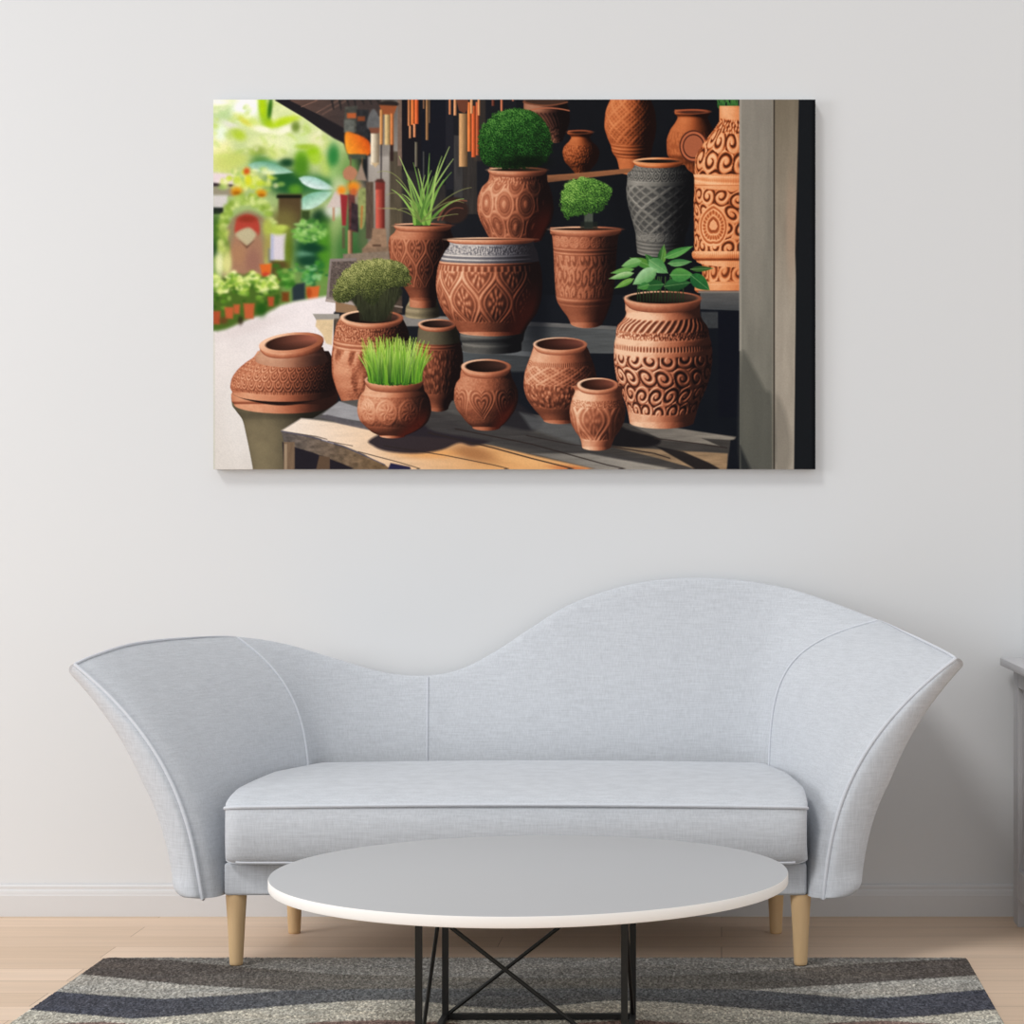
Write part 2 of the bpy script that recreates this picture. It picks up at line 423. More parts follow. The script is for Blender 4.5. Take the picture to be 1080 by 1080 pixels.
    poly(crom([(248, 246), (250, 232), (261, 226), (272, 232), (274, 246), (268, 252), (254, 252)]), (172, 78, 66), 3); B(261, 231, 11, 4, (144, 66, 52))
    poly(crom([(247, 300), (247, 250), (275, 250), (275, 300)]), (160, 124, 102), 5)
    poly(crom([(249, 246), (262, 240), (270, 246), (268, 252), (261, 259), (252, 252)]), (182, 172, 142), 3); poly([(253, 254), (260.5, 260), (268, 254), (260.5, 262)], (74, 54, 46), 1.6)
    B(252, 268, 9, 12, (166, 128, 100)); B(267, 276, 8, 14, (150, 112, 98)); B(284, 262, 6, 20, (160, 150, 92)); B(282, 240, 5, 10, (170, 178, 90))
    rect(283, 262, 290, 277, (110, 120, 132), 3, .6); B(232, 278, 5, 13, (216, 218, 170)); B(240, 278, 5, 14, (206, 204, 140))
    # hanging white planter
    rect(286, 275, 306, 300, (98, 84, 54), 4)
    poly([(286, 246), (302.5, 246), (300.5, 274.5), (285.5, 274)], (206, 198, 204), 1.8); rect(285.5, 247, 289, 274, (158, 166, 196), 2, .6); B(294, 243, 10, 5, (166, 182, 84)); B(298, 240, 7, 3, (184, 198, 100))
    B(305, 262, 5, 20, (112, 126, 52)); poly([(274, 279), (287, 278), (285, 291), (277, 291)], (206, 110, 56), 2); B(281, 290, 5, 3, (186, 76, 58))
    # foliage on the right of the garden
    B(328, 262, 18, 26, (40, 84, 56)); B(342, 262, 8, 30, (86, 140, 52))
    for k in range(120):
        a = R.uniform(0, 6.28); q = R.random()**.5
        x, y = 326+17*q*math.cos(a), 244+12*q*math.sin(a)
        B(x, y, R.uniform(1.6, 4), R.uniform(1.2, 3), R.choice([(120, 172, 84), (172, 206, 136), (88, 146, 66), (70, 118, 60), (150, 190, 110)]), a=.65)
    B(322, 268, 9, 5, (112, 156, 128)); B(325, 275, 12, 6, (40, 76, 58)); B(338, 280, 5, 5, (60, 116, 60)); B(330, 262, 14, 5, (36, 72, 54))
    for k in range(60):
        x, y = R.gauss(329, 7), R.gauss(290, 6)
        B(x, y, R.uniform(1.8, 4), R.uniform(1.2, 3), R.choice([(60, 128, 76), (120, 176, 110), (42, 98, 60), (150, 192, 140), (80, 146, 60)]), a=.7)
    poly([(308, 300), (322, 298), (322, 316), (309, 318)], (56, 66, 70), 3); poly([(323, 303), (337.5, 301.5), (335.5, 315), (325.5, 316)], (198, 108, 62), 1.8); B(326, 309, 3, 6, (168, 82, 46))
    for k in range(40):
        x, y = R.gauss(302, 6), R.gauss(294, 6)
        B(x, y, R.uniform(2, 5), R.uniform(1.5, 3), R.choice([(96, 152, 70), (140, 184, 96), (64, 116, 48)]), a=.7)
    rect(297, 308, 305, 318, (120, 76, 44), 3)
    # path
    grad_poly([(225, 349), (240, 346), (264, 336), (286, 325), (310, 318), (345, 312), (420, 312), (420, 500), (225, 500)], (224, 216, 216), (206, 200, 194), (320, 320), (240, 480), soft=3.5, tex=.02, ts=(18, 18))
    B(262, 345, 40, 7, (206, 196, 194), a=.6, rot=-.3); B(250, 440, 18, 40, (214, 210, 206), a=.5)
    # bed of potted plants
    poly(crom([(225, 300), (258, 290), (292, 298), (294, 322), (262, 336), (225, 347)]), (84, 108, 52), 5)
    for k in range(420):
        x = R.uniform(225, 293); top = 291+4*math.sin(x*.3)+(3 if x < 240 else 0)+max(0, x-276)*.35
        y = top+abs(R.gauss(0, 9)); y = min(y, 326-(x-225)*.12)
        c = R.choice([(196, 210, 112), (216, 224, 148), (160, 190, 80), (228, 230, 170), (112, 152, 58), (90, 130, 50)]) if y < top+13 else R.choice([(120, 158, 66), (84, 122, 46), (58, 92, 40), (150, 180, 92)])
        B(x, y, R.uniform(1.5, 4.2), R.uniform(1.2, 3.2), c, a=.7)
    for (x, y, w, h) in ((229, 335, 8, 14), (242, 330, 10, 12), (250, 326, 7, 10), (263, 328, 12, 16), (286, 318, 7, 10)):
        poly([(x-w/2, y-h/2), (x+w/2, y-h/2), (x+w*.38, y+h/2), (x-w*.38, y+h/2)], R.choice([(182, 100, 66), (168, 88, 60)]), 2.2)
    B(236, 338, 5, 4, (120, 60, 48), a=.6); B(276, 326, 6, 8, (52, 92, 40)); B(254, 338, 3, 5, (60, 52, 40), a=.8)
    sub = img[:, :int(160*SS)]; sub = gblur(sub, 1.1); img[:, :int(160*SS)] = clamp(.52+(sub-.52)*1.16-.015)

    # ------------------------------------------------ inside of the stall: shade
    grad_poly([(362, 105), (860, 105), (860, 500), (352, 500), (352, 330), (372, 310), (372, 180), (362, 150)], (30, 30, 34), (19, 22, 28), (400, 120), (700, 400), soft=1.5, tex=.12, ts=(30, 40))
    img[box(352, 285, 372, 320)] = img[box(352, 285, 372, 320)]
    # garden seen again between hanging things
    for (x, y, rx, ry, c) in ((368, 190, 12, 36, (112, 150, 80)), (372, 240, 10, 26, (70, 110, 66)), (366, 265, 14, 24, (66, 114, 56)), (380, 275, 12, 20, (52, 96, 50)), (358, 200, 9, 14, (184, 200, 150)), (352, 222, 10, 8, (206, 210, 196)), (362, 285, 12, 10, (56, 92, 52)), (385, 250, 8, 20, (84, 104, 66)), (378, 205, 10, 16, (150, 140, 120))): B(x, y, rx, ry, c)
    # grey wall boards
    grad_poly([(398, 105), (422, 105), (420, 300), (398, 300)], (104, 98, 92), (160, 152, 144), (400, 110), (404, 190), soft=1.5, tex=.10, ts=(2.5, 30))
    grad_poly([(388, 165), (412, 165), (412, 290), (388, 290)], (168, 160, 152), (120, 112, 100), (390, 170), (400, 260), soft=2.5, tex=.07, ts=(3, 30))
    grad_poly([(411, 160), (447, 160), (447, 300), (411, 300)], (78, 70, 58), (92, 82, 64), (411, 180), (440, 260), soft=2, tex=.14, ts=(3, 26))
    rect(419.5, 105, 424, 175, (116, 96, 84), 1.2, tex=.1); rect(424, 105, 450, 182, (26, 24, 28), 1.5)
    grad_poly([(424, 180), (470, 180), (470, 250), (424, 250)], (40, 38, 40), (60, 54, 48), (424, 180), (424, 250), soft=3, tex=.12, ts=(3, 20))
    rect(444, 105, 478, 195, (24, 25, 32), 1.5); rect(478.5, 143, 488, 230, (58, 56, 56), 1.2, tex=.18, ts=(2, 18)); rect(488, 120, 503, 226, (52, 48, 46), 1.5, tex=.15, ts=(2, 20)); rect(470, 105, 478, 200, (34, 34, 40), 1.2)
    rect(500, 105, 512, 170, (66, 56, 48), 2, .6)
    # roof and its beam
    poly([(288, 105), (306, 105), (345, 124), (370, 136), (364, 152), (352, 146), (340, 138), (320, 124)], (34, 31, 34), 1.4)
    grad_poly([(303, 105), (402, 105), (402, 122), (376, 140), (366, 137), (340, 123)], (92, 70, 62), (64, 54, 52), (310, 105), (360, 130), soft=1.2, tex=.08, ts=(8, 2))
    for (a, b) in (((318, 113), (340, 104)), ((334, 119), (361, 104)), ((340, 121), (366, 106))): stroke([a, b], .9, .9, (134, 100, 86), a=.8)
    for k in range(7): stroke([(350+k*8, 105), (352+k*8, 110+R.random()*8)], 2.5, 1.5, (44, 40, 40))
    # hanging bells and wind chimes
    def tube(x, y0, y1, w, c, hi=None):
        grad_poly([(x-w/2, y0), (x+w/2, y0), (x+w/2, y1), (x-w/2, y1)], hi or tuple(min(255, int(v*1.35+12)) for v in c), tuple(int(v*.55) for v in c), (x-w*.3, 0), (x+w/2, 0), soft=.8, tex=.07, ts=(1.5, 6))
    poly([(364, 113), (377, 112), (377, 140), (363, 140)], (74, 74, 68), 1.5, tex=.25); rect(366, 119.5, 376, 125, (176, 90, 50), 1.2); rect(363, 127, 374, 140, (96, 98, 92), 1.5, tex=.2)
    rect(376, 116, 389, 146, (44, 44, 46), 1.5, tex=.25); rect(377, 123, 385, 128, (124, 66, 40), 1.2)
    grad_poly(crom([(364, 141), (374, 141), (389, 149), (390, 163), (376, 163), (366, 161)]), (240, 152, 44), (206, 84, 26), (368, 160), (388, 150), soft=1.8, tex=.10)
    rect(368, 163, 386, 168, (66, 74, 62), 2); stroke([(370, 166), (369, 215)], 1.5, 1.2, (110, 84, 60)); stroke([(382, 166), (382, 180)], 1, 1, (120, 90, 60))
    poly(crom([(362, 181), (369, 175), (377, 181), (373, 190), (364, 189)]), (178, 122, 92), 1.6); poly([(375, 190), (381, 172), (387, 191)], (150, 130, 114), 1.6); poly([(345, 219), (353, 203), (361, 198), (362, 219)], (206, 190, 182), 2.2); rect(351, 219, 353, 233, (180, 130, 100), 1.4)
    B(360.5, 201, 5, 5, (232, 142, 36)); B(373, 197, 7, 6, (232, 138, 34)); B(373, 203, 4, 5, (190, 96, 50)); poly([(359, 205), (367, 206), (365, 238), (361, 238)], (146, 44, 48), 1.5)
    poly([(367, 205), (374, 206), (377, 245), (368, 244)], (96, 52, 50), 1.6, tex=.3); poly([(371, 214), (378, 216), (378, 245), (370, 242)], (54, 42, 46), 1.4, tex=.3); tube(369.5, 243, 271, 5, (134, 96, 70)); rect(361, 240, 364, 262, (92, 70, 56), 1.4, .7)
    poly(crom([(378, 203), (386, 199), (388, 212), (384, 238), (379, 239)]), (138, 146, 90), 1.8, tex=.2); stroke([(382, 218), (381, 240)], 2.2, 1.5, (176, 116, 60)); rect(386, 192, 394, 252, (86, 72, 60), 1.3, tex=.2, ts=(2, 10))
    poly(crom([(388, 125), (394, 115), (400, 125), (400, 136), (388, 136)]), (98, 98, 98), 1.3, tex=.12); poly([(389, 135), (401, 135), (400, 141), (391, 141)], (120, 74, 56), 1.2); tube(395.5, 141, 174, 9, (204, 178, 140), (236, 222, 196)); poly([(391.5, 172), (400, 172), (396, 177)], (196, 170, 132), 1)
    ell(410, 110, 10.5, 3.4, (42, 36, 34), 1); poly([(400, 111), (419, 112), (415, 122), (403, 121)], (146, 80, 48), 1.2)
    tube(402.3, 116, 153, 3.2, (190, 124, 70)); tube(408.8, 121, 153, 6, (196, 152, 92), (232, 200, 140)); tube(413.5, 120, 154, 3.4, (178, 102, 54)); stroke([(402.3, 153), (402, 190)], 1.2, 1.2, (36, 30, 32)); rect(411.5, 153, 415, 170, (50, 36, 34), 1)
    tube(401, 192, 242, 9.5, (156, 52, 46), (204, 92, 76)); rect(396, 192, 406, 200, (112, 44, 40), 1.2, .8); poly([(395, 192), (398, 189), (404, 189), (406, 193)], (76, 44, 40), 1); rect(398, 219.5, 418, 220.5, (170, 150, 110), .8, .6)
    poly([(393, 241), (407, 241), (409, 268), (383, 268), (383, 262), (392, 252)], (150, 120, 96), 1.4, tex=.12); poly([(382, 262), (410, 260), (410, 269), (382, 269)], (128, 104, 84), 1.3, tex=.14); rect(393, 258, 402, 260, (82, 60, 48), .9)
    for (x, y0, y1, w, c) in ((431.5, 105, 133, 3, (150, 92, 56)), (435.5, 105, 132, 4, (206, 94, 44)), (439.5, 105, 131, 4, (190, 80, 40)), (432.6, 133, 146, 2.6, (156, 104, 70)), (437.2, 131, 145, 2.6, (196, 116, 78)), (450.5, 105, 148, 3, (120, 86, 56)), (447, 105, 115, 2, (100, 70, 50)), (453, 105, 130, 2, (70, 56, 44)), (439, 150, 176, 3, (84, 78, 66)), (447, 160, 190, 2, (50, 50, 50)), (474.5, 105, 121, 2.4, (176, 108, 70)), (480, 105, 122, 3, (190, 124, 84)), (488.5, 120, 176, 9, (150, 112, 74)), (495, 108, 160, 4, (196, 96, 46)), (499.5, 112, 166, 4.5, (176, 76, 38)), (503.5, 108, 164, 3.4, (150, 70, 40)), (505, 105, 122, 2.6, (186, 118, 76)), (497.3, 105, 120, 2.8, (200, 130, 86)), (529, 105, 118, 2.4, (170, 96, 66)), (541, 105, 107, 2, (150, 84, 60)), (520, 105, 112, 3, (84, 42, 32))): tube(x, y0, y1, w, c)
    poly([(481, 105), (494, 105), (493, 116), (490, 120), (484, 117)], (104, 60, 44), 1.2)

    s_ = box(340, 105, 416, 272); img[s_] = gblur(img[s_], .9)
    # ------------------------------------------------ shelf at the back with its jars
    img[box(545, 105, 780, 310)] = img[box(545, 105, 780, 310)]*.82
    pot([(105, 552, 597), (117, 552, 600), (125, 560, 601), (140, 575, 597), (146, 578, 594)], 3, 5, combo((.0, .28, .8), (.28, .62, p_diag(16, 0, .3)), (.62, 1, p_rough(14))), DULL, dark=.6, amb=.16)
    stroke(bez((554, 118), (575, 111), (600, 117)), 1.2, 1.2, (170, 98, 70)); ell(575, 107.5, 23, 4, (64, 44, 36)); stroke(bez((552, 108), (575, 115), (598, 108)), 1.5, 1.2, (118, 70, 50))
    pot([(138, 599, 624), (141, 598, 625), (145, 602, 622), (149, 600, 624), (155, 594.5, 630), (161, 593, 632), (170, 595, 630), (178, 602, 624), (183, 606, 620)], 2, 3, p_rough(16, .3, .95, .8), ORANGE, amb=.14, dif=.5, dark=.45, seed=4); ell(611.5, 139.5, 13, 2.2, (150, 78, 50)); ell(611.5, 140, 10.5, 1.4, (44, 24, 18))
    pot([(100, 648, 682), (108, 642, 687), (120, 638, 691), (133, 637, 692), (145, 640, 690.5), (155, 644, 688), (160, 645, 687), (168, 650, 685), (180, 653, 684)], 2, 5, combo((0, .62, p_diamond(4.5, 5, .12)), (.62, .8, lambda th, t, x, y: clamp(.4+.6*ridge(tri(t*22), .2))), (.8, 1, .78)), ORANGE, amb=.18, dif=.55, dark=.55, seed=6, cav=.35)
    pot([(116, 711, 748), (120, 711, 749), (124, 714, 746), (129, 712, 748), (138, 706, 752), (150, 702.5, 756), (162, 703, 756), (175, 712, 750), (186, 716, 746)], 3, 4, p_rough(13, .3, .9, .35, .75), ORANGE, amb=.15, dif=.5, dark=.4, seed=8)
    ell(730, 118, 18, 2.6, (166, 84, 54)); ell(730, 118.6, 15, 1.6, (70, 38, 28))
    for r, c in ((17, (76, 38, 28)), (15.4, (182, 100, 66)), (13, (66, 32, 24)), (11.6, (166, 92, 62))): ell(731, 154.5, r*.88, r, c, 1)
    grad_poly([(577, 185), (600, 183.5), (672, 177), (672, 181.5), (600, 190), (577, 192.5)], (142, 92, 62), (112, 74, 52), (577, 184), (577, 192), soft=1, tex=.1, ts=(14, 1.5))
    # big carved jar on the right
    grass_c = ((42, 92, 44), (86, 140, 66))
    for k in range(34):
        x0 = R.uniform(757, 778); stroke(bez((x0, 114), (x0+R.uniform(-3, 2), 108), (x0+R.uniform(-9, 5), 102)), 1.3, .5, grass_c[0], grass_c[1])
    scr = p_scroll(5.0, 2.0, .30, .92, 2.0, seed=5)
    pot([(112, 758, 802), (120, 758, 802), (127, 758, 802), (133, 755, 805), (145, 746, 812), (158, 737, 820), (168, 732.5, 826), (180, 732, 828), (188, 732, 828)], 3, 5, combo((0, .16, .85), (.16, .34, p_rough(16)), (.34, 1.0, p_scroll(8.0, 3.4, 0, 1, 2.4, seed=5))), ORANGE, amb=.3, dif=.62, rel=1.9, cav=.8, seed=12)
    pot([(184, 731, 829), (187, 729, 831), (195, 729, 831), (198, 731, 829)], 5, 6, lambda th, t, x, y: clamp(.45+.5*ridge(tri(t*2.1+.1), .3)+.15*ridge(tri(th*60), .2)), ORANGE, amb=.32, dif=.65)
    def hearts(th, t, x, y):
        h = p_scroll(9.0, 4.4, 0, 1, 2.5, seed=9)(th, t, x, y)
        u = (x-752)/17.0; v = (y-240)/22.0; q = np.hypot(u*(1.05+.3*v), v-.35*np.abs(u)+.12)
        hh = .3+.7*ridge(q-.95, .07)+.6*ridge(q-.75, .05)+.55*ridge(q-.45, .06)+.35*(.5+.5*np.cos(np.arctan2(v, u)*22))*(q > .5)*(q < .75)+.6*(q < .25)
        m = 1-sstep(.98, 1.06, q); return clamp(h*(1-m)+hh*m)
    pot([(196, 731, 829), (210, 731, 829), (240, 731.5, 828), (268, 731.5, 828)], 5.5, 8, hearts, ORANGE, amb=.30, dif=.64, rel=1.8, cav=.75, seed=13)
    pot([(272, 737, 824), (282, 740, 820), (292, 740, 820), (298, 738, 822)], 7, 8, p_scroll(8.5, 1.4, 0, 1, 2.0, seed=15), ORANGE, amb=.26, dif=.6, rel=1.9, cav=.62)
    pot([(265, 730, 830), (268, 729, 831), (272, 730, 830), (275, 734, 826)], 6, 7, lambda th, t, x, y: clamp(.5+.4*ridge(tri(th*70), .25)), ORANGE, amb=.34, dif=.66)
    pot([(297, 736, 824), (300, 732, 828), (306, 732, 828), (308, 734, 826)], 5, 2, None, ORANGE, amb=.32, dif=.6)
    # right-hand middle shelf
    grad_poly([(738, 308), (780, 308), (780, 327.5), (738, 326)], (92, 90, 88), (66, 68, 70), (740, 308), (740, 327), soft=1, tex=.1, ts=(14, 2)); rect(736, 306.5, 780, 309, (122, 118, 112), .9, .8)
    rect(739, 329, 757, 346, (56, 58, 60), 1.5, tex=.1); rect(757, 328, 780, 440, (16, 18, 26), 1.5)

    # ------------------------------------------------ stepped stand
    grad_poly([(553, 339), (650, 344), (650, 348), (553, 345)], (108, 106, 104), (96, 94, 92), (553, 340), (650, 346), soft=1, tex=.1, ts=(14, 2))
    grad_poly([(540, 343), (650, 347.5), (650, 373), (540, 372)], (64, 66, 68), (82, 84, 84), (540, 350), (650, 360), soft=1.2, tex=.14, ts=(22, 2.5))
    poly([(540, 372), (655, 373), (655, 440), (540, 440)], (20, 22, 28), 2)
    grad_poly([(484, 364), (560, 371), (560, 377), (484, 372)], (106, 108, 110), (90, 92, 94), (484, 366), (560, 374), soft=1, tex=.08, ts=(14, 2))
    grad_poly([(484, 371), (560, 376), (560, 392), (484, 400)], (80, 84, 86), (58, 60, 62), (484, 372), (540, 392), soft=1.2, tex=.14, ts=(22, 2.5))
    rect(484, 392, 580, 440, (22, 24, 30), 3)
    poly([(420, 332), (478, 334), (478, 344), (424, 344)], (128, 124, 120), 1.6, tex=.06); poly([(330, 331), (358, 331), (358, 337), (334, 338)], (156, 150, 142), 1.2)
    poly([(334, 337), (352, 337), (350, 364), (344, 362), (340, 352), (333, 344)], (216, 190, 150), 1.8, tex=.05); rect(353, 336, 360, 352, (84, 72, 62), 2)
    grad_poly([(410, 254), (419, 258), (421, 330), (410, 330)], (110, 96, 84), (88, 76, 66), (410, 260), (420, 320), soft=2)
    # carved box behind the shrub
    poly([(362, 268), (410, 265), (412, 300), (362, 298)], (132, 116, 100), 2, tex=.12); poly([(348, 273), (376, 272), (374, 322), (344, 316)], (134, 122, 116), 1.2, tex=.05)
    poly([(350, 276), (376, 275), (374, 318), (347, 313)], (96, 84, 78), 1.2, tex=.35, ts=(1.6, 1.6)); poly([(344, 315), (374, 319), (376, 323), (343, 318)], (168, 154, 146), 1); poly([(354, 318), (377, 323), (377, 331), (354, 329)], (142, 112, 84), 1.2); rect(395, 312, 424, 330, (70, 58, 50), 1.6, tex=.2); stroke([(396, 319), (424, 324)], 2, 2, (132, 118, 108))

    # goblet pot with the spider plant
    rest = [(236, 416, 476), (240, 418, 475), (245, 416, 476), (250, 411, 478), (257, 409.5, 479), (268, 410.5, 478), (282, 414, 474), (296, 421, 468), (308, 429, 463), (314, 432, 461)]
    ell(478, 222, 16, 14, (48, 34, 30), 3); stroke(bez((462, 232), (470, 208), (492, 212)), 2.2, 1.6, (112, 70, 56)); stroke(bez((466, 232), (474, 216), (488, 220)), 1.8, 1.2, (98, 58, 48))
    pot([(312, 432, 460), (318, 431, 461), (324, 428, 463), (333, 427, 464)], 2, 3.5, lambda th, t, x, y: clamp(.5+.5*ridge(tri(t*3), .25)), OLIVE, amb=.4, dif=.5, dark=.6)
    pot([(311, 433, 459), (315, 432, 460), (323, 432, 460)], 2, 2, None, TERRA, amb=.28, dif=.5, dark=.6)
    pot(rest, 2.5, 4, combo((0, .19, .75), (.19, .82, p_ogee(5.0, 3.4, .25, .0, 1, .07)), (.82, 1, .5)), TERRA, amb=.22, dif=.56, dark=.6, cav=.6, seed=21)
    rim(446, 238, 30.5, 2.6, 4, TERRA, (40, 26, 22), drop=4.5, dark=.5)
    G0, G1 = (56, 92, 34), (150, 186, 92)
    R2 = random.Random(5)
    tips = [(421, 165), (436, 172), (441, 178), (453, 162), (455, 180), (474, 155), (466, 165), (478, 168), (413, 200), (418, 190), (424, 205), (430, 190), (468, 190), (476, 182), (489, 210), (448, 185), (462, 176), (432, 214), (426, 178), (457, 186)]
    for i, (tx, ty) in enumerate(tips):
        bx = 444+R2.uniform(-7, 9); c = R2.choice([(92, 136, 52), (128, 170, 74), (70, 112, 44)]); l = R2.choice([(162, 196, 104), (190, 214, 130), (120, 158, 78)])
        stroke(bez((bx, 236), (bx*.45+tx*.55, ty*.45+236*.55-14), (tx, ty), 10), 3.3, .4, c, l)
    for (tx, ty, mx, my) in ((398, 182, 424, 172), (408, 206, 424, 195), (489, 214, 470, 206), (497, 198, 475, 200), (420, 222, 430, 214), (483, 226, 472, 226), (404, 220, 425, 218)): stroke(bez((444, 234), (mx, my), (tx, ty), 10), 1.4, .5, (110, 128, 66), (150, 150, 96), a=.8)

    # upper round pot with the moss ball
    pot([(177, 516, 576), (184, 516, 576), (190, 515, 577), (198, 508, 580), (210, 503.5, 583), (220, 503, 584), (232, 506, 582), (242, 511, 577), (252, 516, 572)], 3, 5, combo((0, .19, p_rough(22, 0, 1, .6)), (.19, 1, p_eyes(5.4, 3.2))), TERRA, amb=.24, dif=.62, dark=.62, cav=.55, glow=.35, rel=2.0, seed=31)
    rim(545.5, 179.5, 31, 3.2, 4, TERRA, (30, 22, 18), drop=4.5, dark=.55)
    bush(crom([(505, 160), (505, 142), (511, 130), (524, 119), (542, 114.5), (560, 117), (572, 126), (580, 140), (582, 158), (574, 172), (556, 177), (530, 178), (512, 174)]), (16, 30, 16), (32, 76, 28), (92, 146, 64), 1.5, 3)
    blob(553, 171, 26, 7, (12, 18, 12), a=.75)

    # bucket pot with the little tree
    pot([(240, 580, 655), (246, 580, 655), (249, 582, 652), (300, 585, 648), (312, 586, 646), (317, 587, 645), (326, 592, 642), (334, 598, 639), (340, 601, 636)], 3, 6, combo((0, .07, .85), (.07, .19, p_rosettes(9, .13, .06)), (.19, .27, lambda th, t, x, y: clamp(.4+.6*ridge(tri(t*24), .22))), (.27, .70, p_vine(13, 5.2, 4)), (.70, .79, lambda th, t, x, y: clamp(.5+.5*ridge(tri(t*16+.3), .25))), (.79, 1, .66)), TERRA, amb=.25, dif=.55, dark=.4, cav=.55, glow=.12, seed=41)
    rim(617.5, 242, 37.5, 3.0, 4, TERRA, (36, 24, 20), drop=5, dark=.35)
    rect(616, 222, 625, 241, (70, 76, 66), 1.5, tex=.2, ts=(1.5, 6)); rect(612, 234, 630, 241, (30, 34, 30), 2, .8)
    bush(crom([(591, 212), (593, 200), (601, 191), (615, 187.5), (630, 190), (643, 197), (645, 204), (640, 216), (630, 224), (620, 226), (604, 229), (598, 232), (592, 222)]), (30, 52, 26), (74, 122, 46), (150, 188, 92), 1.6, 8)

    # grey lattice jar
    pot([(174, 669, 722), (179, 666, 725), (184, 661, 731), (190, 661, 732), (200, 660, 732), (212, 661, 731), (228, 665, 728), (243, 669, 725), (248, 670, 723), (256, 670.5, 722), (266, 671.5, 721)], 2.5, 5, combo((0, .17, p_scales(13, 12)), (.17, .22, .95), (.22, .74, p_diamond(2.5, 3.1, .06)), (.74, .84, p_rosettes(9, .79, .05)), (.84, 1, lambda th, t, x, y: clamp(.45+.4*ridge(tri(t*24), .3)))), GREYP, amb=.24, dif=.62, dark=.5, cav=.5, rel=2.0, seed=51)
    rim(694, 170.5, 26.5, 4, 5, ORANGE, (24, 18, 16), drop=3, dark=.5)

    # large pot in the middle
    blob(566, 325, 14, 52, (14, 16, 22), a=.7)
    pot([(345, 482, 556), (352, 485, 553), (358, 485, 552), (362, 487, 550), (369, 487, 550)], 4, 4.5, lambda th, t, x, y: clamp(.45+.5*ridge(tri(t*2.6+.2), .16)), GREYP, amb=.26, dif=.5, dark=.65, seed=60)
    pot([(252, 474, 563), (258, 474, 563), (264, 470, 566), (272, 465.5, 568), (277, 463, 569), (286, 460.8, 571), (300, 459.6, 572), (314, 461.5, 571), (328, 467, 567), (340, 476, 559), (350, 484, 552)], 2.5, 4.5,
        combo((.0, .055, .7), (.055, .15, p_rough(44, 0, 1, .8)), (.15, .27, lambda th, t, x, y: clamp(.25+.8*ridge(tri(t*24+.1), .2))), (.27, .33, lambda th, t, x, y: clamp(.2+.6*ridge(tri(th*24), .25))), (.33, .86, p_ogee(4.7, 3.0, .30, -1, 2, .062)), (.86, 1, .6)), TERRA, amb=.26, dif=.68, dark=.52, cav=.62, glow=.3, rel=2.1, seed=61, band=[(-.1, .235, PALEG)])
    rim(517.5, 252.6, 46, 2.0, 4, TERRA, (60, 36, 28), drop=3.6, dark=.5, amb=.5)

    # urn on its planter, on the path
    pot([(419, 244, 356), (427, 245, 355), (433, 249, 352), (443, 256, 345), (457, 259.5, 341), (476, 263.5, 337), (500, 268, 332)], 9, 12, None, OLIVE, amb=.28, dif=.52, dark=.45, seed=70, grain=.04)
    pot([(412, 246, 356), (416, 244, 357), (423, 244.5, 356), (426, 247, 353)], 10, 10, None, TERRA, amb=.34, dif=.55, dark=.45, seed=71, grain=.05)
    poly(crom([(247, 414), (264, 422.5), (300, 427.5), (338, 421), (353, 410.5), (345, 405), (300, 417)]), (30, 19, 17), 1.4)
    urn = [(370, 272, 347), (376, 268, 350), (382, 259.5, 352), (390, 250.5, 354), (400, 244.3, 355), (408, 243, 355), (414, 245.5, 354)]
    pot(urn, 5, 9.5, combo((0, .14, .85), (.14, .86, p_scales(17, 5)), (.86, 1, .8)), TERRA, amb=.30, dif=.55, dark=.5, cav=.55, rel=1.8, seed=72)
    pot([(366, 275, 341), (372, 273, 343), (376, 269.5, 345), (380, 269.5, 346)], 7, 7.5, None, DULL, amb=.42, dif=.55, dark=.4, grain=.04)
    rim(307.5, 361.5, 34, 10.5, 6.5, TERRA, (84, 48, 38), drop=5.5, dark=.3, amb=.46, rot=-.11)

    # shrub pot on the left
    pot([(336, 358, 425), (342, 355, 428), (350, 353, 431), (358, 351.5, 432), (364, 351, 433), (376, 349.6, 434), (392, 350, 433), (408, 354, 430), (420, 359, 424), (430, 363, 420), (437, 365, 418)], 6.5, 7, combo((0, .2, p_rough(40, 0, 1, .7)), (.2, .29, lambda th, t, x, y: clamp(.45+.55*ridge(tri(t*22), .25))), (.29, .86, p_groove(12, 7)), (.86, 1, .75)), TERRA, amb=.28, dif=.58, dark=.5, cav=.75, rel=2.4, seed=81)
    rim(392, 335, 33, 8.2, 4.5, TERRA, (40, 26, 22), drop=4, dark=.35, amb=.5)
    poly(crom([(368, 305), (380, 330), (384, 338), (405, 338), (416, 322), (424, 306), (405, 296)]), (44, 46, 32), 2.5, tex=.4, ts=(1.2, 7))
    bush(crom([(353, 317), (352, 304), (358, 292), (370, 280), (384, 274.5), (402, 273), (418, 275), (429, 282), (434, 296), (428, 302), (414, 303), (404, 308), (396, 322), (386, 318), (378, 310), (368, 318)]), (40, 46, 26), (96, 104, 54), (176, 176, 110), 1.35, 14, ly=-1.0, shade=.75)
    for k in range(40):
        x = R.uniform(378, 412); stroke([(x, 338), (x+R.uniform(-4, 4)+(x-394)*.25, 305)], .8, .5, (34, 36, 26), (70, 74, 46), a=.7)
    # ------------------------------------------------ the bench in front
    bench_top = [(297, 454), (318, 441), (330, 441), (342, 434), (358, 423), (420, 418), (500, 424), (600, 444), (660, 446), (776, 460), (768, 495), (412, 495), (384, 478), (362, 469), (330, 460)]
    grad_poly(bench_top, (84, 82, 79), (64, 60, 57), (430, 425), (640, 480), soft=1, tex=.16, seed=3, ts=(26, 2.2))
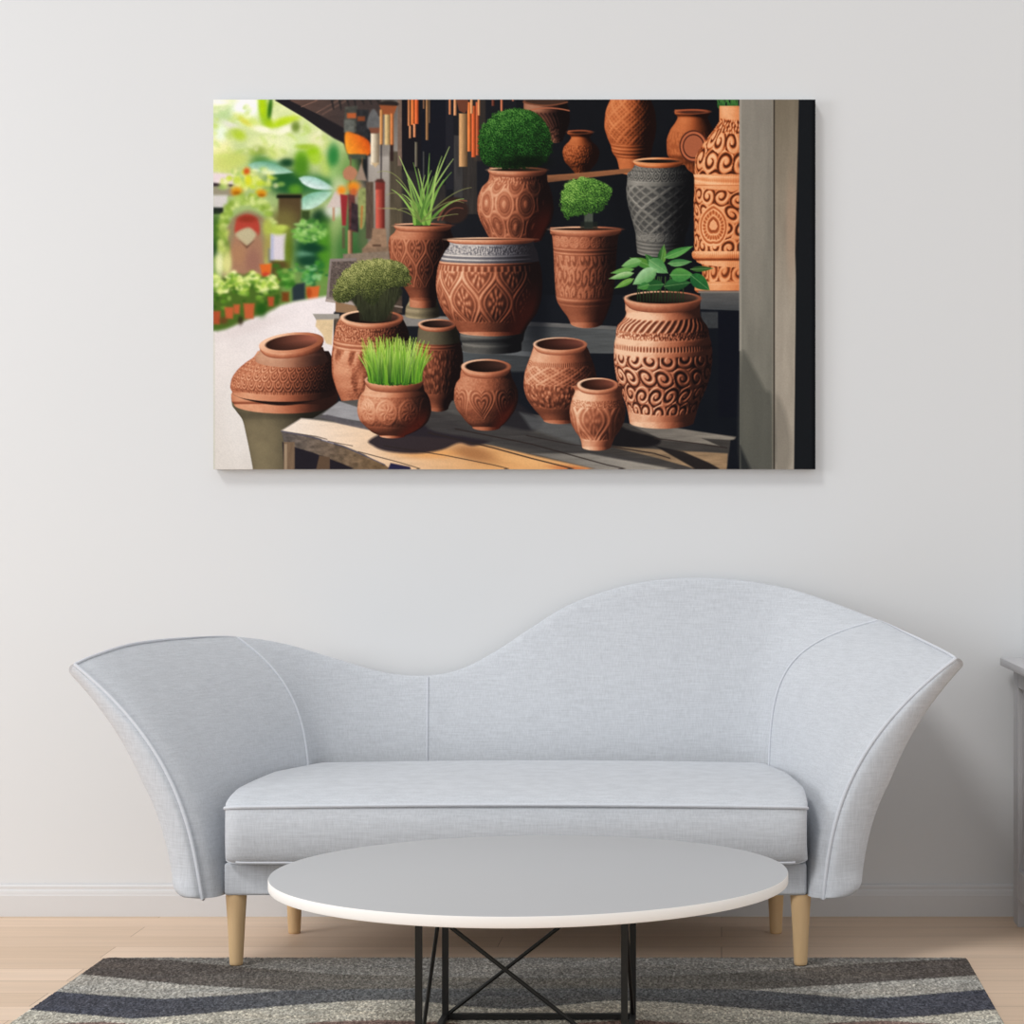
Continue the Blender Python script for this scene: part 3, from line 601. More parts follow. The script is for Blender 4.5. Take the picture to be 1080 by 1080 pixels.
    # lit boards
    grad_poly([(297, 454), (318, 441), (336, 443), (380, 449), (412, 458), (470, 462), (520, 470), (566, 481), (640, 497), (412, 497), (384, 479), (362, 470), (330, 460)], (238, 222, 206), (216, 160, 104), (310, 450), (520, 480), soft=2.2, tex=.05, seed=6, ts=(26, 3))
    poly([(340, 437), (358, 423), (380, 430), (396, 440), (396, 446), (360, 441)], (150, 148, 150), 1.4, tex=.08, ts=(14, 3)); poly([(336, 439), (345, 437), (392, 448), (392, 454), (360, 447)], (88, 84, 88), 1.4, .9, tex=.1)
    blob(455, 478, 40, 6, (222, 150, 80), a=.6); blob(560, 487, 34, 6, (232, 176, 116), a=.8, rot=.2); blob(500, 478, 24, 8, (148, 96, 58), a=.7, rot=.25); blob(605, 494, 26, 3, (190, 106, 60), a=.8, rot=.1)
    # shadow of the grass pot and of the standing pots
    poly(crom([(392, 462), (394, 470), (410, 476), (440, 478), (466, 474), (484, 467), (500, 470), (520, 462), (486, 448), (452, 434), (440, 440)]), (38, 32, 38), 3, .93)
    poly(crom([(450, 430), (500, 442), (560, 456), (640, 478), (700, 488), (640, 486), (560, 474), (500, 462), (452, 452)]), (62, 59, 58), 3, .9, tex=.14, ts=(22, 2))
    poly(crom([(540, 424), (556, 432), (572, 446), (560, 454), (534, 450), (520, 446)]), (34, 32, 36), 4, .9); poly(crom([(640, 440), (660, 452), (694, 462), (690, 470), (660, 472), (640, 466)]), (24, 22, 24), 3, .95)
    poly([(548, 435), (612, 450), (612, 470), (560, 452)], (92, 93, 93), 4, .7, tex=.1, ts=(20, 2)); grad_poly([(640, 470), (700, 474), (767, 478), (766, 496), (740, 496), (690, 482)], (126, 106, 84), (150, 122, 92), (650, 474), (760, 490), soft=1.5, tex=.22, ts=(24, 2.4))
    grad_poly([(664, 448), (700, 449), (775, 461), (773, 464), (740, 462), (758, 470), (700, 464)], (104, 98, 92), (136, 128, 116), (670, 450), (770, 464), soft=1.5, tex=.12, ts=(20, 2)); poly([(690, 470), (720, 476), (748, 488), (762, 496), (736, 496), (715, 484)], (26, 24, 26), 1.6, .9); poly([(770, 464), (780, 462), (780, 496), (766, 496)], (20, 22, 28), 1.4)
    grad_poly([(560, 478), (620, 478), (720, 496), (640, 497)], (112, 107, 101), (160, 152, 140), (570, 480), (700, 494), soft=2, tex=.1, ts=(22, 2))
    for pts, w in (([(405, 470), (470, 480), (520, 490), (545, 496)], 1.0), ([(452, 456), (520, 472), (560, 483), (600, 493), (612, 496)], 1.6), ([(480, 452), (560, 468), (640, 490), (668, 496)], 1.4), ([(555, 459), (600, 468), (614, 470)], 1), ([(640, 470), (690, 478), (706, 483)], 1.6), ([(690, 462), (740, 468), (766, 472)], 1.3), ([(306, 456), (334, 460), (345, 463)], .8), ([(346, 465), (372, 470)], .8), ([(378, 476), (420, 487), (450, 496)], .9)):
        stroke(pts, w, w*.8, (44, 36, 34), a=.85)
    # ragged front edge, legs and the dark under the bench
    poly([(298, 466), (330, 474), (362, 484), (395, 495), (312, 497), (300, 497)], (34, 30, 36), 1.4)
    grad_poly([(297, 454), (330, 461), (362, 471), (384, 480), (405, 489), (414, 496), (380, 497), (362, 489), (330, 477), (300, 468)], (96, 88, 84), (116, 92, 66), (300, 460), (400, 494), soft=1.2, tex=.3, seed=9, ts=(5, 3))
    stroke([(297, 454.5), (330, 461), (362, 470.5), (384, 480), (406, 490)], 1.2, 1.2, (86, 84, 104), a=.7); rect(299.5, 466, 311, 497, (118, 96, 76), 1.2, tex=.16, ts=(2, 10)); rect(300, 468, 303, 497, (168, 146, 120), 1.2, .7); poly([(337, 480), (348, 482), (348, 497), (333, 497)], (92, 72, 56), 1.4)
    poly([(412, 488), (432, 492), (436, 497), (408, 497)], (40, 38, 66), 1.5)
    # ------------------------------------------------ pots on the bench
    pot([(342, 443, 480), (347, 441, 482), (356, 440, 484.5), (366, 438, 487), (378, 436, 488.5), (390, 436, 488.5), (404, 440, 486), (418, 446, 480), (427, 450, 474), (430, 451, 473)], 4, 4, combo((0, .2, .72), (.2, .27, lambda th, t, x, y: clamp(.3+.7*ridge(tri(t*26), .25))), (.27, .8, p_leafy(13, 19)), (.8, 1, .7)), TERRA, amb=.20, dif=.46, dark=.5, cav=.5, band=[(-.1, .20, OLIVE)], seed=91)
    rim(461, 341.8, 19.8, 5.2, 3, TERRA, (44, 28, 24), drop=3, dark=.35)
    # pot with the scroll relief and its leafy plant
    cs = combo((0, .16, .8), (.16, .26, p_diag(20, 14, .26)), (.26, .32, p_rough(40, 0, 1, .8)), (.32, .37, .95), (.37, .41, p_diag(44, 0, .3)), (.41, .45, .92), (.45, .9, p_scroll(8.2, 7.4, 0, 1, 2.7, seed=23)), (.9, 1, .8))
    pot([(312, 659, 738), (326, 659, 738), (330, 660, 738), (338, 656, 741), (343, 651, 745), (348, 649.5, 747), (355, 649, 748), (362, 647.5, 750), (376, 647, 751), (392, 648.5, 749.5), (408, 652.5, 745), (422, 658, 739), (431, 661, 735.5), (436, 662, 734), (445, 663.5, 731.5)], 5, 7, cs, TERRA, amb=.33, dif=.68, dark=.38, cav=.74, rel=2.8, seed=101)
    rim(698.5, 314.5, 40.5, 7.5, 3.5, TERRA, (34, 26, 22), drop=8, dark=.3, amb=.42)
    for k in range(16):
        x = 672+k*3.2; stroke([(x, 318), (x+R.uniform(-3, 3), 292)], 1.2, .8, (28, 40, 26), (64, 96, 48))
    D, M, Lt = (30, 74, 36), (72, 130, 58), (150, 196, 128)
    for p0, p1, w, c0, c1 in (((700, 300), (672, 302), 6, D, (44, 96, 48)), ((700, 302), (728, 298), 7, (24, 58, 32), (48, 104, 52)), ((690, 282), (664, 272), 5, (84, 130, 50), M), ((668, 284), (644, 288), 3.4, (110, 160, 80), M), ((676, 275), (655, 281), 5, Lt, M), ((668, 288), (642, 294), 3.4, (188, 214, 160), M), ((668, 294), (648, 304), 3.2, (120, 164, 76), (80, 130, 50)), ((694, 284), (680, 268), 5, (36, 84, 40), (64, 120, 50)), ((696, 280), (700, 258), 4.5, (108, 156, 66), D), ((700, 272), (730, 260), 4.4, (104, 164, 84), (52, 116, 52)), ((704, 278), (729, 276), 4, (118, 170, 104), (48, 104, 54)), ((728, 284), (752, 283), 3, (60, 100, 44), (40, 70, 36)), ((706, 290), (731, 290), 7.5, (58, 120, 60), (84, 144, 66)), ((684, 274), (704, 288), 7.5, (128, 178, 118), (64, 124, 64)), ((692, 284), (667, 300), 7.5, (168, 206, 156), (86, 142, 78)), ((728, 290), (748, 306), 7.5, (30, 84, 46), (44, 106, 50)), ((684, 300), (672, 304), 4, (56, 118, 60), M)):
        leaf(p0, p1, w, c0, c1, vein=(150, 186, 120))
    # small pots
    pot([(364, 563, 618), (370, 561, 621), (376, 559, 623), (384, 556, 626), (394, 553, 628.5), (406, 552, 629.5), (418, 554.5, 627), (430, 562, 620), (438, 569, 612), (443, 573, 608)], 4.5, 4, combo((0, .19, .78), (.19, .25, p_diag(50, 0, .3)), (.25, .5, p_diamond(5.5, 6.4, .12)), (.5, .8, p_leafy(15, 29)), (.8, 1, .55)), TERRA, amb=.28, dif=.60, dark=.35, cav=.55, glow=.15, rel=1.9, seed=111)
    rim(590.5, 363, 28, 7.2, 2.6, TERRA, (62, 34, 28), drop=4.5, dark=.2, amb=.5)
    pot([(388, 487, 538), (393, 485.5, 539), (398, 485, 540), (404, 481, 543), (412, 479, 546), (420, 478.6, 546.5), (430, 481, 544), (440, 488, 538), (446, 493, 533), (450, 498, 528)], 4.5, 4, p_hearts(3.6, .16), TERRA, amb=.24, dif=.58, dark=.30, cav=.62, glow=.45, rel=2.2, seed=121)
    rim(512.5, 386.5, 26, 7.8, 4, TERRA, (38, 24, 20), drop=5, dark=.3, amb=.44)
    pot([(402, 386, 446), (412, 384, 448), (416, 380.5, 451), (424, 377.5, 454), (432, 376.8, 455), (442, 379, 452.5), (450, 386, 446), (456, 393, 436), (459, 400, 428)], 5, 3, combo((0, .23, .78), (.23, .8, p_rosettes(5.0, .52, .24, .33)), (.8, 1, .75)), TERRA, amb=.30, dif=.6, dark=.5, cav=.5, glow=.5, rel=1.9, seed=131)
    rim(416, 400.5, 31, 6.5, 3, TERRA, (30, 44, 20), drop=7, dark=.4, amb=.42)
    for k in range(330):
        u = R.uniform(-1, 1); d = R.random(); bx = 416+u*27+R.uniform(-1.5, 1.5); by = 402+5*math.sqrt(max(0, 1-u*u))*(.2+.8*d)-1
        hgt = R.uniform(28, 52)*(1-.2*u*u); tx = bx+u*14*R.random()+R.uniform(-7, 7); ty = by-hgt
        dk = R.choice([(46, 92, 28), (74, 128, 36), (34, 70, 24), (98, 150, 40)]); lt = R.choice([(158, 200, 70), (190, 222, 92), (130, 180, 56), (206, 230, 124)])
        stroke(bez((bx, by), (bx+(tx-bx)*.3, by-hgt*.6), (tx, ty), 5), 1.7, .4, dk, lt, soft=.8)
    pot([(407, 602, 659), (412, 606, 656), (418, 604, 656), (424, 602, 658), (434, 600.3, 659.5), (444, 601.5, 658), (454, 606, 653), (461, 611, 648), (465, 612.5, 646.5), (471, 613.5, 644)], 3.5, 4, combo((0, .2, .8), (.2, .32, p_rough(30, 0, 1, .6)), (.32, .84, p_ogee(2.4, 1.9, .12, -1, 2, .08, .5)), (.84, 1, .85)), TERRA, amb=.36, dif=.62, dark=.25, cav=.5, rel=2.1, seed=141)
    rim(630, 405.6, 21.5, 7.2, 3.5, TERRA, (66, 36, 28), drop=3.5, dark=.2, amb=.52)

    # ------------------------------------------------ the post on the right and the shade beyond it
    grad_poly([(779.5, 104), (816, 104), (816, 497), (779.5, 497)], (136, 130, 120), (112, 110, 100), (780, 110), (780, 480), soft=.8, tex=.07, seed=4, ts=(7, 40))
    rect(779, 104, 781.5, 370, (172, 164, 152), 1.2, .55)
    grad_poly([(816, 104), (842, 104), (839, 300), (837, 497), (816, 497)], (118, 108, 92), (160, 150, 136), (820, 110), (820, 330), soft=1, tex=.07, seed=5, ts=(6, 40))
    blob(834, 240, 6, 60, (176, 146, 124), a=.45); blob(794, 250, 12, 90, (150, 142, 130), a=.35); blob(787, 440, 6, 34, (150, 146, 128), a=.3)
    poly(crom([(781, 376), (793, 386), (806, 410), (814, 422), (815, 496), (781, 496)]), (72, 72, 66), 5, .62); poly(crom([(817, 420), (828, 436), (834, 470), (830, 496), (817, 496)]), (104, 98, 88), 6, .45); poly([(780, 470), (792, 496), (780, 496)], (30, 32, 34), 4, .8)
    rect(815, 104, 816.6, 497, (52, 46, 40), .9, .9); rect(813.6, 104, 814.8, 497, (150, 140, 124), .9, .4)
    poly([(842, 104), (862, 104), (862, 497), (837, 497), (839, 300), (838, 265)], (24, 26, 29), 1.4); rect(856, 104, 862, 497, (17, 18, 21), 1)
    img[:2] = img[2]; img[-2:] = img[-3]; img[:, :2] = img[:, 2:3]; img[:, -2:] = img[:, -3:-2]
    # gentle print grain
    img[:] = clamp(img*(1+.05*(vnoise(GX*1.1, GY*1.1, 77)-.5))[..., None])
    return img

# ====================================================================== scene
SC = bpy.context.scene
COL = SC.collection
FPX, HX, HY, HZ = 2300.0, 761.0, 560.0, 1.03      # focal length, vanishing point and eye height measured in the photo
WALL_Y = 5.84
def at(px, py, Y):
    """world point seen at a photo pixel, at distance Y from the camera"""
    return ((px-HX)*Y/FPX, Y, HZ-(py-HY)*Y/FPX)

# ---------------------------------------------------------------- materials
def new_mat(name):
    m = bpy.data.materials.new(name); m.use_nodes = True
    nt = m.node_tree; b = nt.nodes['Principled BSDF']
    return m, nt, b
def lin(c):
    return tuple(((v/255)/12.92 if v/255 <= .04045 else ((v/255+.055)/1.055)**2.4) for v in c)
def N(nt, typ, **kw):
    n = nt.nodes.new(typ)
    for k, v in kw.items():
        if k in n.inputs.keys(): n.inputs[k].default_value = v
        else: setattr(n, k, v)
    return n
def mapped(nt, scale, rot=(0, 0, 0), coord='Object'):
    tc = N(nt, 'ShaderNodeTexCoord'); mp = N(nt, 'ShaderNodeMapping')
    mp.inputs['Scale'].default_value = scale; mp.inputs['Rotation'].default_value = rot
    nt.links.new(tc.outputs[coord], mp.inputs['Vector']); return mp.outputs['Vector']
def mixcol(nt, fac, a, b, blend='MIX'):
    n = nt.nodes.new('ShaderNodeMix'); n.data_type = 'RGBA'; n.blend_type = blend
    for sock, v in ((n.inputs[0], fac), (n.inputs[6], a), (n.inputs[7], b)):
        if hasattr(v, 'links') or isinstance(v, bpy.types.NodeSocket): nt.links.new(v, sock)
        elif isinstance(v, (int, float)): sock.default_value = v
        else: sock.default_value = tuple(v)+(1.0,)
    return n.outputs[2]
def bump(nt, b, height, strength, dist=.002):
    n = N(nt, 'ShaderNodeBump', Strength=strength, Distance=dist)
    nt.links.new(height, n.inputs['Height']); nt.links.new(n.outputs['Normal'], b.inputs['Normal'])

def plain_mat(name, c, rough=.5, spec=.4, metal=0.0, nscale=60, namp=.04):
    m, nt, b = new_mat(name); c = lin(c)
    n = N(nt, 'ShaderNodeTexNoise', Scale=nscale, Detail=4.0)
    nt.links.new(mapped(nt, (1, 1, 1)), n.inputs['Vector'])
    lo = tuple(v*(1-namp) for v in c); hi = tuple(min(1, v*(1+namp)) for v in c)
    nt.links.new(mixcol(nt, n.outputs['Fac'], lo, hi), b.inputs['Base Color'])
    b.inputs['Roughness'].default_value = rough; b.inputs['Specular IOR Level'].default_value = spec; b.inputs['Metallic'].default_value = metal
    return m

def fabric_mat(name, c, amp=.10):
    m, nt, b = new_mat(name); c = lin(c)
    outs = []
    for sc in ((26, 26, 320), (320, 320, 21), (8, 8, 8)):
        n = N(nt, 'ShaderNodeTexNoise', Scale=1.0, Detail=3.0); nt.links.new(mapped(nt, sc), n.inputs['Vector']); outs.append(n.outputs['Fac'])
    a = N(nt, 'ShaderNodeMath', operation='ADD'); nt.links.new(outs[0], a.inputs[0]); nt.links.new(outs[1], a.inputs[1])
    r = N(nt, 'ShaderNodeMapRange'); r.inputs['From Min'].default_value = .65; r.inputs['From Max'].default_value = 1.35
    nt.links.new(a.outputs[0], r.inputs['Value'])
    lo = tuple(v*(1-amp) for v in c); hi = tuple(min(1, v*(1+amp)) for v in c)
    col = mixcol(nt, r.outputs['Result'], lo, hi)
    nt.links.new(col, b.inputs['Base Color'])
    b.inputs['Roughness'].default_value = .9; b.inputs['Specular IOR Level'].default_value = .15
    b.inputs['Sheen Weight'].default_value = .12
    bump(nt, b, a.outputs[0], .25, .0015)
    return m

def wood_mat(name, c, dark):
    m, nt, b = new_mat(name)
    n = N(nt, 'ShaderNodeTexNoise', Scale=1.0, Detail=5.0, Distortion=.4); nt.links.new(mapped(nt, (60, 60, 5)), n.inputs['Vector'])
    nt.links.new(mixcol(nt, n.outputs['Fac'], lin(dark), lin(c)), b.inputs['Base Color'])
    b.inputs['Roughness'].default_value = .5; b.inputs['Specular IOR Level'].default_value = .3
    return m

def floor_mat():
    m, nt, b = new_mat('pale_oak_planks')
    v = mapped(nt, (1, 1, 1))
    br = N(nt, 'ShaderNodeTexBrick', Scale=1.0); br.offset = .37; br.offset_frequency = 2; br.squash = 1
    br.inputs['Brick Width'].default_value = 1.5; br.inputs['Row Height'].default_value = .135; br.inputs['Mortar Size'].default_value = .0009; br.inputs['Mortar Smooth'].default_value = .3; br.inputs['Bias'].default_value = 0.0
    br.inputs['Color1'].default_value = lin((228, 202, 178))+(1,); br.inputs['Color2'].default_value = lin((212, 185, 159))+(1,); br.inputs['Mortar'].default_value = lin((150, 122, 98))+(1,)
    nt.links.new(v, br.inputs['Vector'])
    n = N(nt, 'ShaderNodeTexNoise', Scale=1.0, Detail=6.0, Distortion=.6); nt.links.new(mapped(nt, (2.2, 34, 1)), n.inputs['Vector'])
    g = N(nt, 'ShaderNodeMapRange'); g.inputs['From Min'].default_value = .3; g.inputs['From Max'].default_value = .7; g.inputs['To Min'].default_value = .93; g.inputs['To Max'].default_value = 1.04
    nt.links.new(n.outputs['Fac'], g.inputs['Value'])
    cmb = N(nt, 'ShaderNodeCombineColor')
    for k in range(3): nt.links.new(g.outputs['Result'], cmb.inputs[k])
    nt.links.new(mixcol(nt, 1.0, br.outputs['Color'], cmb.outputs['Color'], 'MULTIPLY'), b.inputs['Base Color'])
    b.inputs['Roughness'].default_value = .55; b.inputs['Specular IOR Level'].default_value = .25
    return m

def vcol_mat(name, rough, spec, noise=0.0, bumps=0.0):
    m, nt, b = new_mat(name)
    a = N(nt, 'ShaderNodeAttribute'); a.attribute_name = 'Col'
    out = a.outputs['Color']
    if noise:
        n = N(nt, 'ShaderNodeTexNoise', Scale=260.0, Detail=3.0); nt.links.new(mapped(nt, (1, 1.0, 1)), n.inputs['Vector'])
        g = N(nt, 'ShaderNodeMapRange'); g.inputs['From Min'].default_value = .3; g.inputs['From Max'].default_value = .7; g.inputs['To Min'].default_value = 1-noise; g.inputs['To Max'].default_value = 1+noise
        nt.links.new(n.outputs['Fac'], g.inputs['Value'])
        cmb = N(nt, 'ShaderNodeCombineColor')
        for k in range(3): nt.links.new(g.outputs['Result'], cmb.inputs[k])
        out = mixcol(nt, 1.0, out, cmb.outputs['Color'], 'MULTIPLY')
        if bumps: bump(nt, b, n.outputs['Fac'], bumps, .004)
    nt.links.new(out, b.inputs['Base Color'])
    b.inputs['Roughness'].default_value = rough; b.inputs['Specular IOR Level'].default_value = spec
    return m

M = {
    'wall': plain_mat('wall_paint', (222, 223, 224), .85, .2, nscale=1.2, namp=.012),
    'trim': plain_mat('trim_paint', (214, 213, 213), .55, .35, namp=.01),
    'fabric': fabric_mat('sofa_fabric', (201, 204, 209), .11),
    'welt': fabric_mat('welt_fabric', (212, 215, 221), .05),
    'leg': wood_mat('beech', (226, 194, 150), (208, 172, 126)),
    'top': plain_mat('grey_laminate', (186, 186, 187), .45, .3, namp=.012, nscale=5),
    'edge': plain_mat('white_edge_band', (250, 248, 245), .5, .3, namp=.01),
    'black': plain_mat('black_metal', (30, 30, 28), .5, .4, namp=.1),
    'cab': plain_mat('grey_cabinet_paint', (186, 185, 187), .5, .35, namp=.015),
    'knob': plain_mat('knob_metal', (120, 118, 116), .35, .5, metal=.8, namp=.03),
    'floor': floor_mat(),
    'canvas': plain_mat('canvas_sides', (206, 203, 198), .8, .2, nscale=300),
    'print': vcol_mat('picture_print', .8, .05),
    'rug': vcol_mat('woven_rug', .95, .05, .30, .6),
}

# ---------------------------------------------------------------- helpers
def obj(name, bm, mat, parent=None, smooth=True, angle=40, mats=None):
    me = bpy.data.meshes.new(name)
    if parent is not None: bmesh.ops.translate(bm, verts=bm.verts, vec=-parent.location)
    bmesh.ops.recalc_face_normals(bm, faces=bm.faces)
    bm.to_mesh(me); bm.free()
    for mm in (mats or [mat]): me.materials.append(mm)
    if smooth:
        me.polygons.foreach_set('use_smooth', [True]*len(me.polygons))
        if angle: me.set_sharp_from_angle(angle=math.radians(angle))
    o = bpy.data.objects.new(name, me); COL.objects.link(o)
    if parent is not None: o.parent = parent
    return o
def tag(o, label, cat):
    o['label'] = label; o['category'] = cat; return o
def thing(name, label, cat, loc):
    o = bpy.data.objects.new(name, None); o.empty_display_size = .1; COL.objects.link(o); o.location = loc
    return tag(o, label, cat)
def struct(name, bm, mat, **kw):
    o = obj(name, bm, mat, **kw); o['kind'] = 'structure'; return o
def add_box(bm, x0, x1, y0, y1, z0, z1, bev=0.0, seg=2):
    r = bmesh.ops.create_cube(bm, size=1.0); vs = r['verts']
    for v in vs: v.co = Vector(((x0+x1)/2+v.co.x*(x1-x0), (y0+y1)/2+v.co.y*(y1-y0), (z0+z1)/2+v.co.z*(z1-z0)))
    if bev:
        es = list({e for v in vs for e in v.link_edges})
        bmesh.ops.bevel(bm, geom=es, offset=bev, segments=seg, affect='EDGES', profile=.5)
def boxm(*a, **k):
    bm = bmesh.new(); add_box(bm, *a, **k); return bm
def add_grid(bm, rows, close_u=False):
    """rows: list of equally long lists of points"""
    vs = [[bm.verts.new(p) for p in r] for r in rows]
    for i in range(len(vs)-1):
        n = len(vs[i])
        for j in range(n-1 if not close_u else n):
            k = (j+1) % n
            try: bm.faces.new((vs[i][j], vs[i][k], vs[i+1][k], vs[i+1][j]))
            except ValueError: pass
    return vs
def add_tube(bm, pts, r, seg=8, caps=True, rscale=None):
    pts = [Vector(p) for p in pts]; rows = []; ref = None
    for i, p in enumerate(pts):
        d = (pts[min(i+1, len(pts)-1)]-pts[max(i-1, 0)]).normalized()
        if ref is None: ref = Vector((0, 0, 1)) if abs(d.z) < .9 else Vector((1, 0, 0))
        a = (ref-d*ref.dot(d)).normalized(); ref = a; b = d.cross(a)
        rr = r*(rscale[i] if rscale else 1)
        rows.append([p+a*rr*math.cos(t*2*math.pi/seg)+b*rr*math.sin(t*2*math.pi/seg) for t in range(seg)])
    vs = add_grid(bm, rows, close_u=True)
    if caps:
        bm.faces.new(vs[0]); bm.faces.new(vs[-1])
def add_bar(bm, a, b, w):
    """square bar between two points"""
    a, b = Vector(a), Vector(b); d = (b-a).normalized()
    ref = Vector((0, 1, 0)) if abs(d.y) < .9 else Vector((1, 0, 0))
    u = (ref-d*ref.dot(d)).normalized(); v = d.cross(u); h = w/2
    rows = [[p+u*h*sx+v*h*sy for sx, sy in ((-1, -1), (1, -1), (1, 1), (-1, 1))] for p in (a, b)]
    vs = add_grid(bm, rows, close_u=True); bm.faces.new(vs[0]); bm.faces.new(vs[1])
def add_lathe(bm, c, prof, seg=48):
    rows = [[Vector((c[0]+r*math.cos(k*2*math.pi/seg), c[1]+r*math.sin(k*2*math.pi/seg), c[2]+z)) for k in range(seg)] for r, z in prof]
    vs = add_grid(bm, rows, close_u=True); bm.faces.new(vs[0]); bm.faces.new(vs[-1])
def colour_grid(name, mat, X, Y, Z, rgb, parent=None):
    """a dense sheet whose colours are stored per point; X, Y, Z: 2-D arrays"""
    h, w = X.shape
    me = bpy.data.meshes.new(name)
    co = np.stack([X, Y, Z], -1).reshape(-1, 3).astype(np.float32)
    if parent is not None: co = co-np.array(parent.location, np.float32)
    i = np.arange((h-1)*(w-1)); r = i//(w-1); c = i % (w-1); a = r*w+c
    quads = np.stack([a, a+w, a+w+1, a+1], -1).astype(np.int32).reshape(-1)
    me.vertices.add(h*w); me.vertices.foreach_set('co', co.reshape(-1))
    me.loops.add(len(quads)); me.loops.foreach_set('vertex_index', quads)
    me.polygons.add(len(i)); me.polygons.foreach_set('loop_start', (np.arange(len(i))*4).astype(np.int32))
    me.update(calc_edges=True)
    at_ = me.attributes.new('Col', 'FLOAT_COLOR', 'POINT')
    at_.data.foreach_set('color', np.concatenate([rgb.reshape(-1, 3), np.ones((h*w, 1))], -1).astype(np.float32).reshape(-1))
    me.materials.append(mat)
    o = bpy.data.objects.new(name, me); COL.objects.link(o)
    if parent is not None: o.parent = parent
    return o
def to_lin(a):
    return np.where(a <= .04045, a/12.92, ((a+.055)/1.055)**2.4)

# ---------------------------------------------------------------- the room
struct('floor', boxm(-5.0, 4.5, -1.5, WALL_Y+.1, -.05, 0), M['floor'], smooth=False)
struct('wall_back', boxm(-5.0, 4.5, WALL_Y, WALL_Y+.1, 0, 3.4), M['wall'], smooth=False)
bm = bmesh.new()
prof = [(WALL_Y-.001, 0), (WALL_Y-.016, 0), (WALL_Y-.016, .056), (WALL_Y-.0145, .0585), (WALL_Y-.0145, .062), (WALL_Y-.012, .069), (WALL_Y-.009, .072), (WALL_Y-.009, .079), (WALL_Y-.006, .0835), (WALL_Y-.001, .085)]
add_grid(bm, [[(x, y, z) for y, z in prof] for x in (-5.0, 4.5)])
struct('baseboard_back', bm, M['trim'], angle=25)

# ---------------------------------------------------------------- picture on the wall
PIC_Y = 5.808
x0, _, z1 = at(225, 105, PIC_Y); x1, _, z0 = at(860, 495, PIC_Y)
pic = thing('wall_picture', 'wide unframed canvas print of carved clay pots hanging on the wall above the sofa', 'picture', (0.5*(x0+x1), PIC_Y+.02, z0))
obj('canvas', boxm(x0, x1, PIC_Y+.0006, WALL_Y-.002, z0, z1, bev=.002), M['canvas'], pic, smooth=False)
art = paint_picture()
u = np.linspace(0, 1, PW); w = np.linspace(0, 1, PH)
UX, VZ = np.meshgrid(x0+(x1-x0)*u, z1+(z0-z1)*w)
colour_grid('printed_face', M['print'], UX, np.full_like(UX, PIC_Y), VZ, np.clip(to_lin(art)*PRINT_GAIN, 0, .95), pic)

# ---------------------------------------------------------------- sofa
ZB = .176
STN = [  # bottom x, y / top x, y, z / kind of bend (0 arm, .5 seam, 1 back) / thickness
    (-1.206, 5.065, -1.527, 5.150, .714, 0, .072), (-1.172, 5.105, -1.494, 5.200, .7316, 0, .072), (-1.148, 5.26, -1.436, 5.320, .7524, .05, .072),
    (-1.115, 5.45, -1.3486, 5.48, .7590, .28, .068), (-1.060, 5.60, -1.251, 5.63, .7556, .5, .064), (-1.00, 5.645, -1.147, 5.715, .733, .75, .06),
    (-.93, 5.66, -1.029, 5.758, .692, 1, .056), (-.87, 5.665, -.906, 5.775, .654, 1, .055), (-.79, 5.665, -.807, 5.778, .642, 1, .055), (-.70, 5.665, -.706, 5.78, .655, 1, .055),
    (-.60, 5.665, -.606, 5.78, .703, 1, .055), (-.50, 5.665, -.505, 5.78, .769, 1, .055), (-.40, 5.665, -.405, 5.78, .829, 1, .055),
    (-.28, 5.665, -.279, 5.78, .874, 1, .055), (-.16, 5.665, -.153, 5.78, .897, 1, .055), (-.05, 5.665, -.028, 5.78, .900, 1, .055),
    (.03, 5.66, .098, 5.77, .888, 1, .055), (.085, 5.645, .2225, 5.735, .862, .75, .058), (.122, 5.60, .4027, 5.63, .7995, .5, .064),
    (.158, 5.45, .464, 5.50, .7722, .28, .074), (.180, 5.26, .506, 5.36, .7530, .05, .084), (.203, 5.105, .534, 5.22, .7395, 0, .088), (.236, 5.065, .553, 5.15, .728, 0, .088)]
SEAM_L, SEAM_R, MID = 4, 18, 9-.72
TT = [0, .003, .008, .015, .025, .04, .058, .078]+[.1+.9*i/26 for i in range(27)]
def station(uu):
    i = min(int(uu), len(STN)-2); t = uu-i
    p = [STN[max(0, min(len(STN)-1, k))] for k in (i-1, i, i+1, i+2)]
    if i == 0: p[0] = tuple(2*a-b for a, b in zip(STN[0], STN[1]))
    if i == len(STN)-2: p[3] = tuple(2*a-b for a, b in zip(STN[-1], STN[-2]))
    return [.5*(2*p[1][a]+(p[2][a]-p[0][a])*t+(2*p[0][a]-5*p[1][a]+4*p[2][a]-p[3][a])*t*t+(3*p[1][a]-p[0][a]-3*p[2][a]+p[3][a])*t**3) for a in range(7)]
def inner(uu, t):
    bx, by, tx, ty, tz, k, th = station(uu)
    left = uu < 10
    arm_ = .27*t+.73*t**2.8 if left else .17*t+.83*t**2.75
    seam_ = t**4.5 if left else .5*t**5.5+.5*t**13
    back_ = t**1.35
    q = arm_+(seam_-arm_)*min(1, k*2) if k < .5 else seam_+(back_-seam_)*(k*2-1)
    g = arm_+(back_-arm_)*k
    return Vector((bx+(tx-bx)*q, by+(ty-by)*g, ZB+(tz-ZB)*t))
def outward(uu, t):
    e = .15; a, b = inner(max(0, uu-e), t), inner(min(len(STN)-1, uu+e), t)
    d = Vector((b.x-a.x, b.y-a.y, 0)).normalized(); n = Vector((-d.y, d.x, 0))
    k = min(uu, len(STN)-1-uu)
    if k < 1.6:                                     # the arm fronts: thickness runs straight sideways
        s = Vector((-1 if uu < 10 else 1, 0, 0)); w_ = max(0, min(1, (k-.4)/1.2)); n = (s*(1-w_)+n*w_).normalized()
    return n
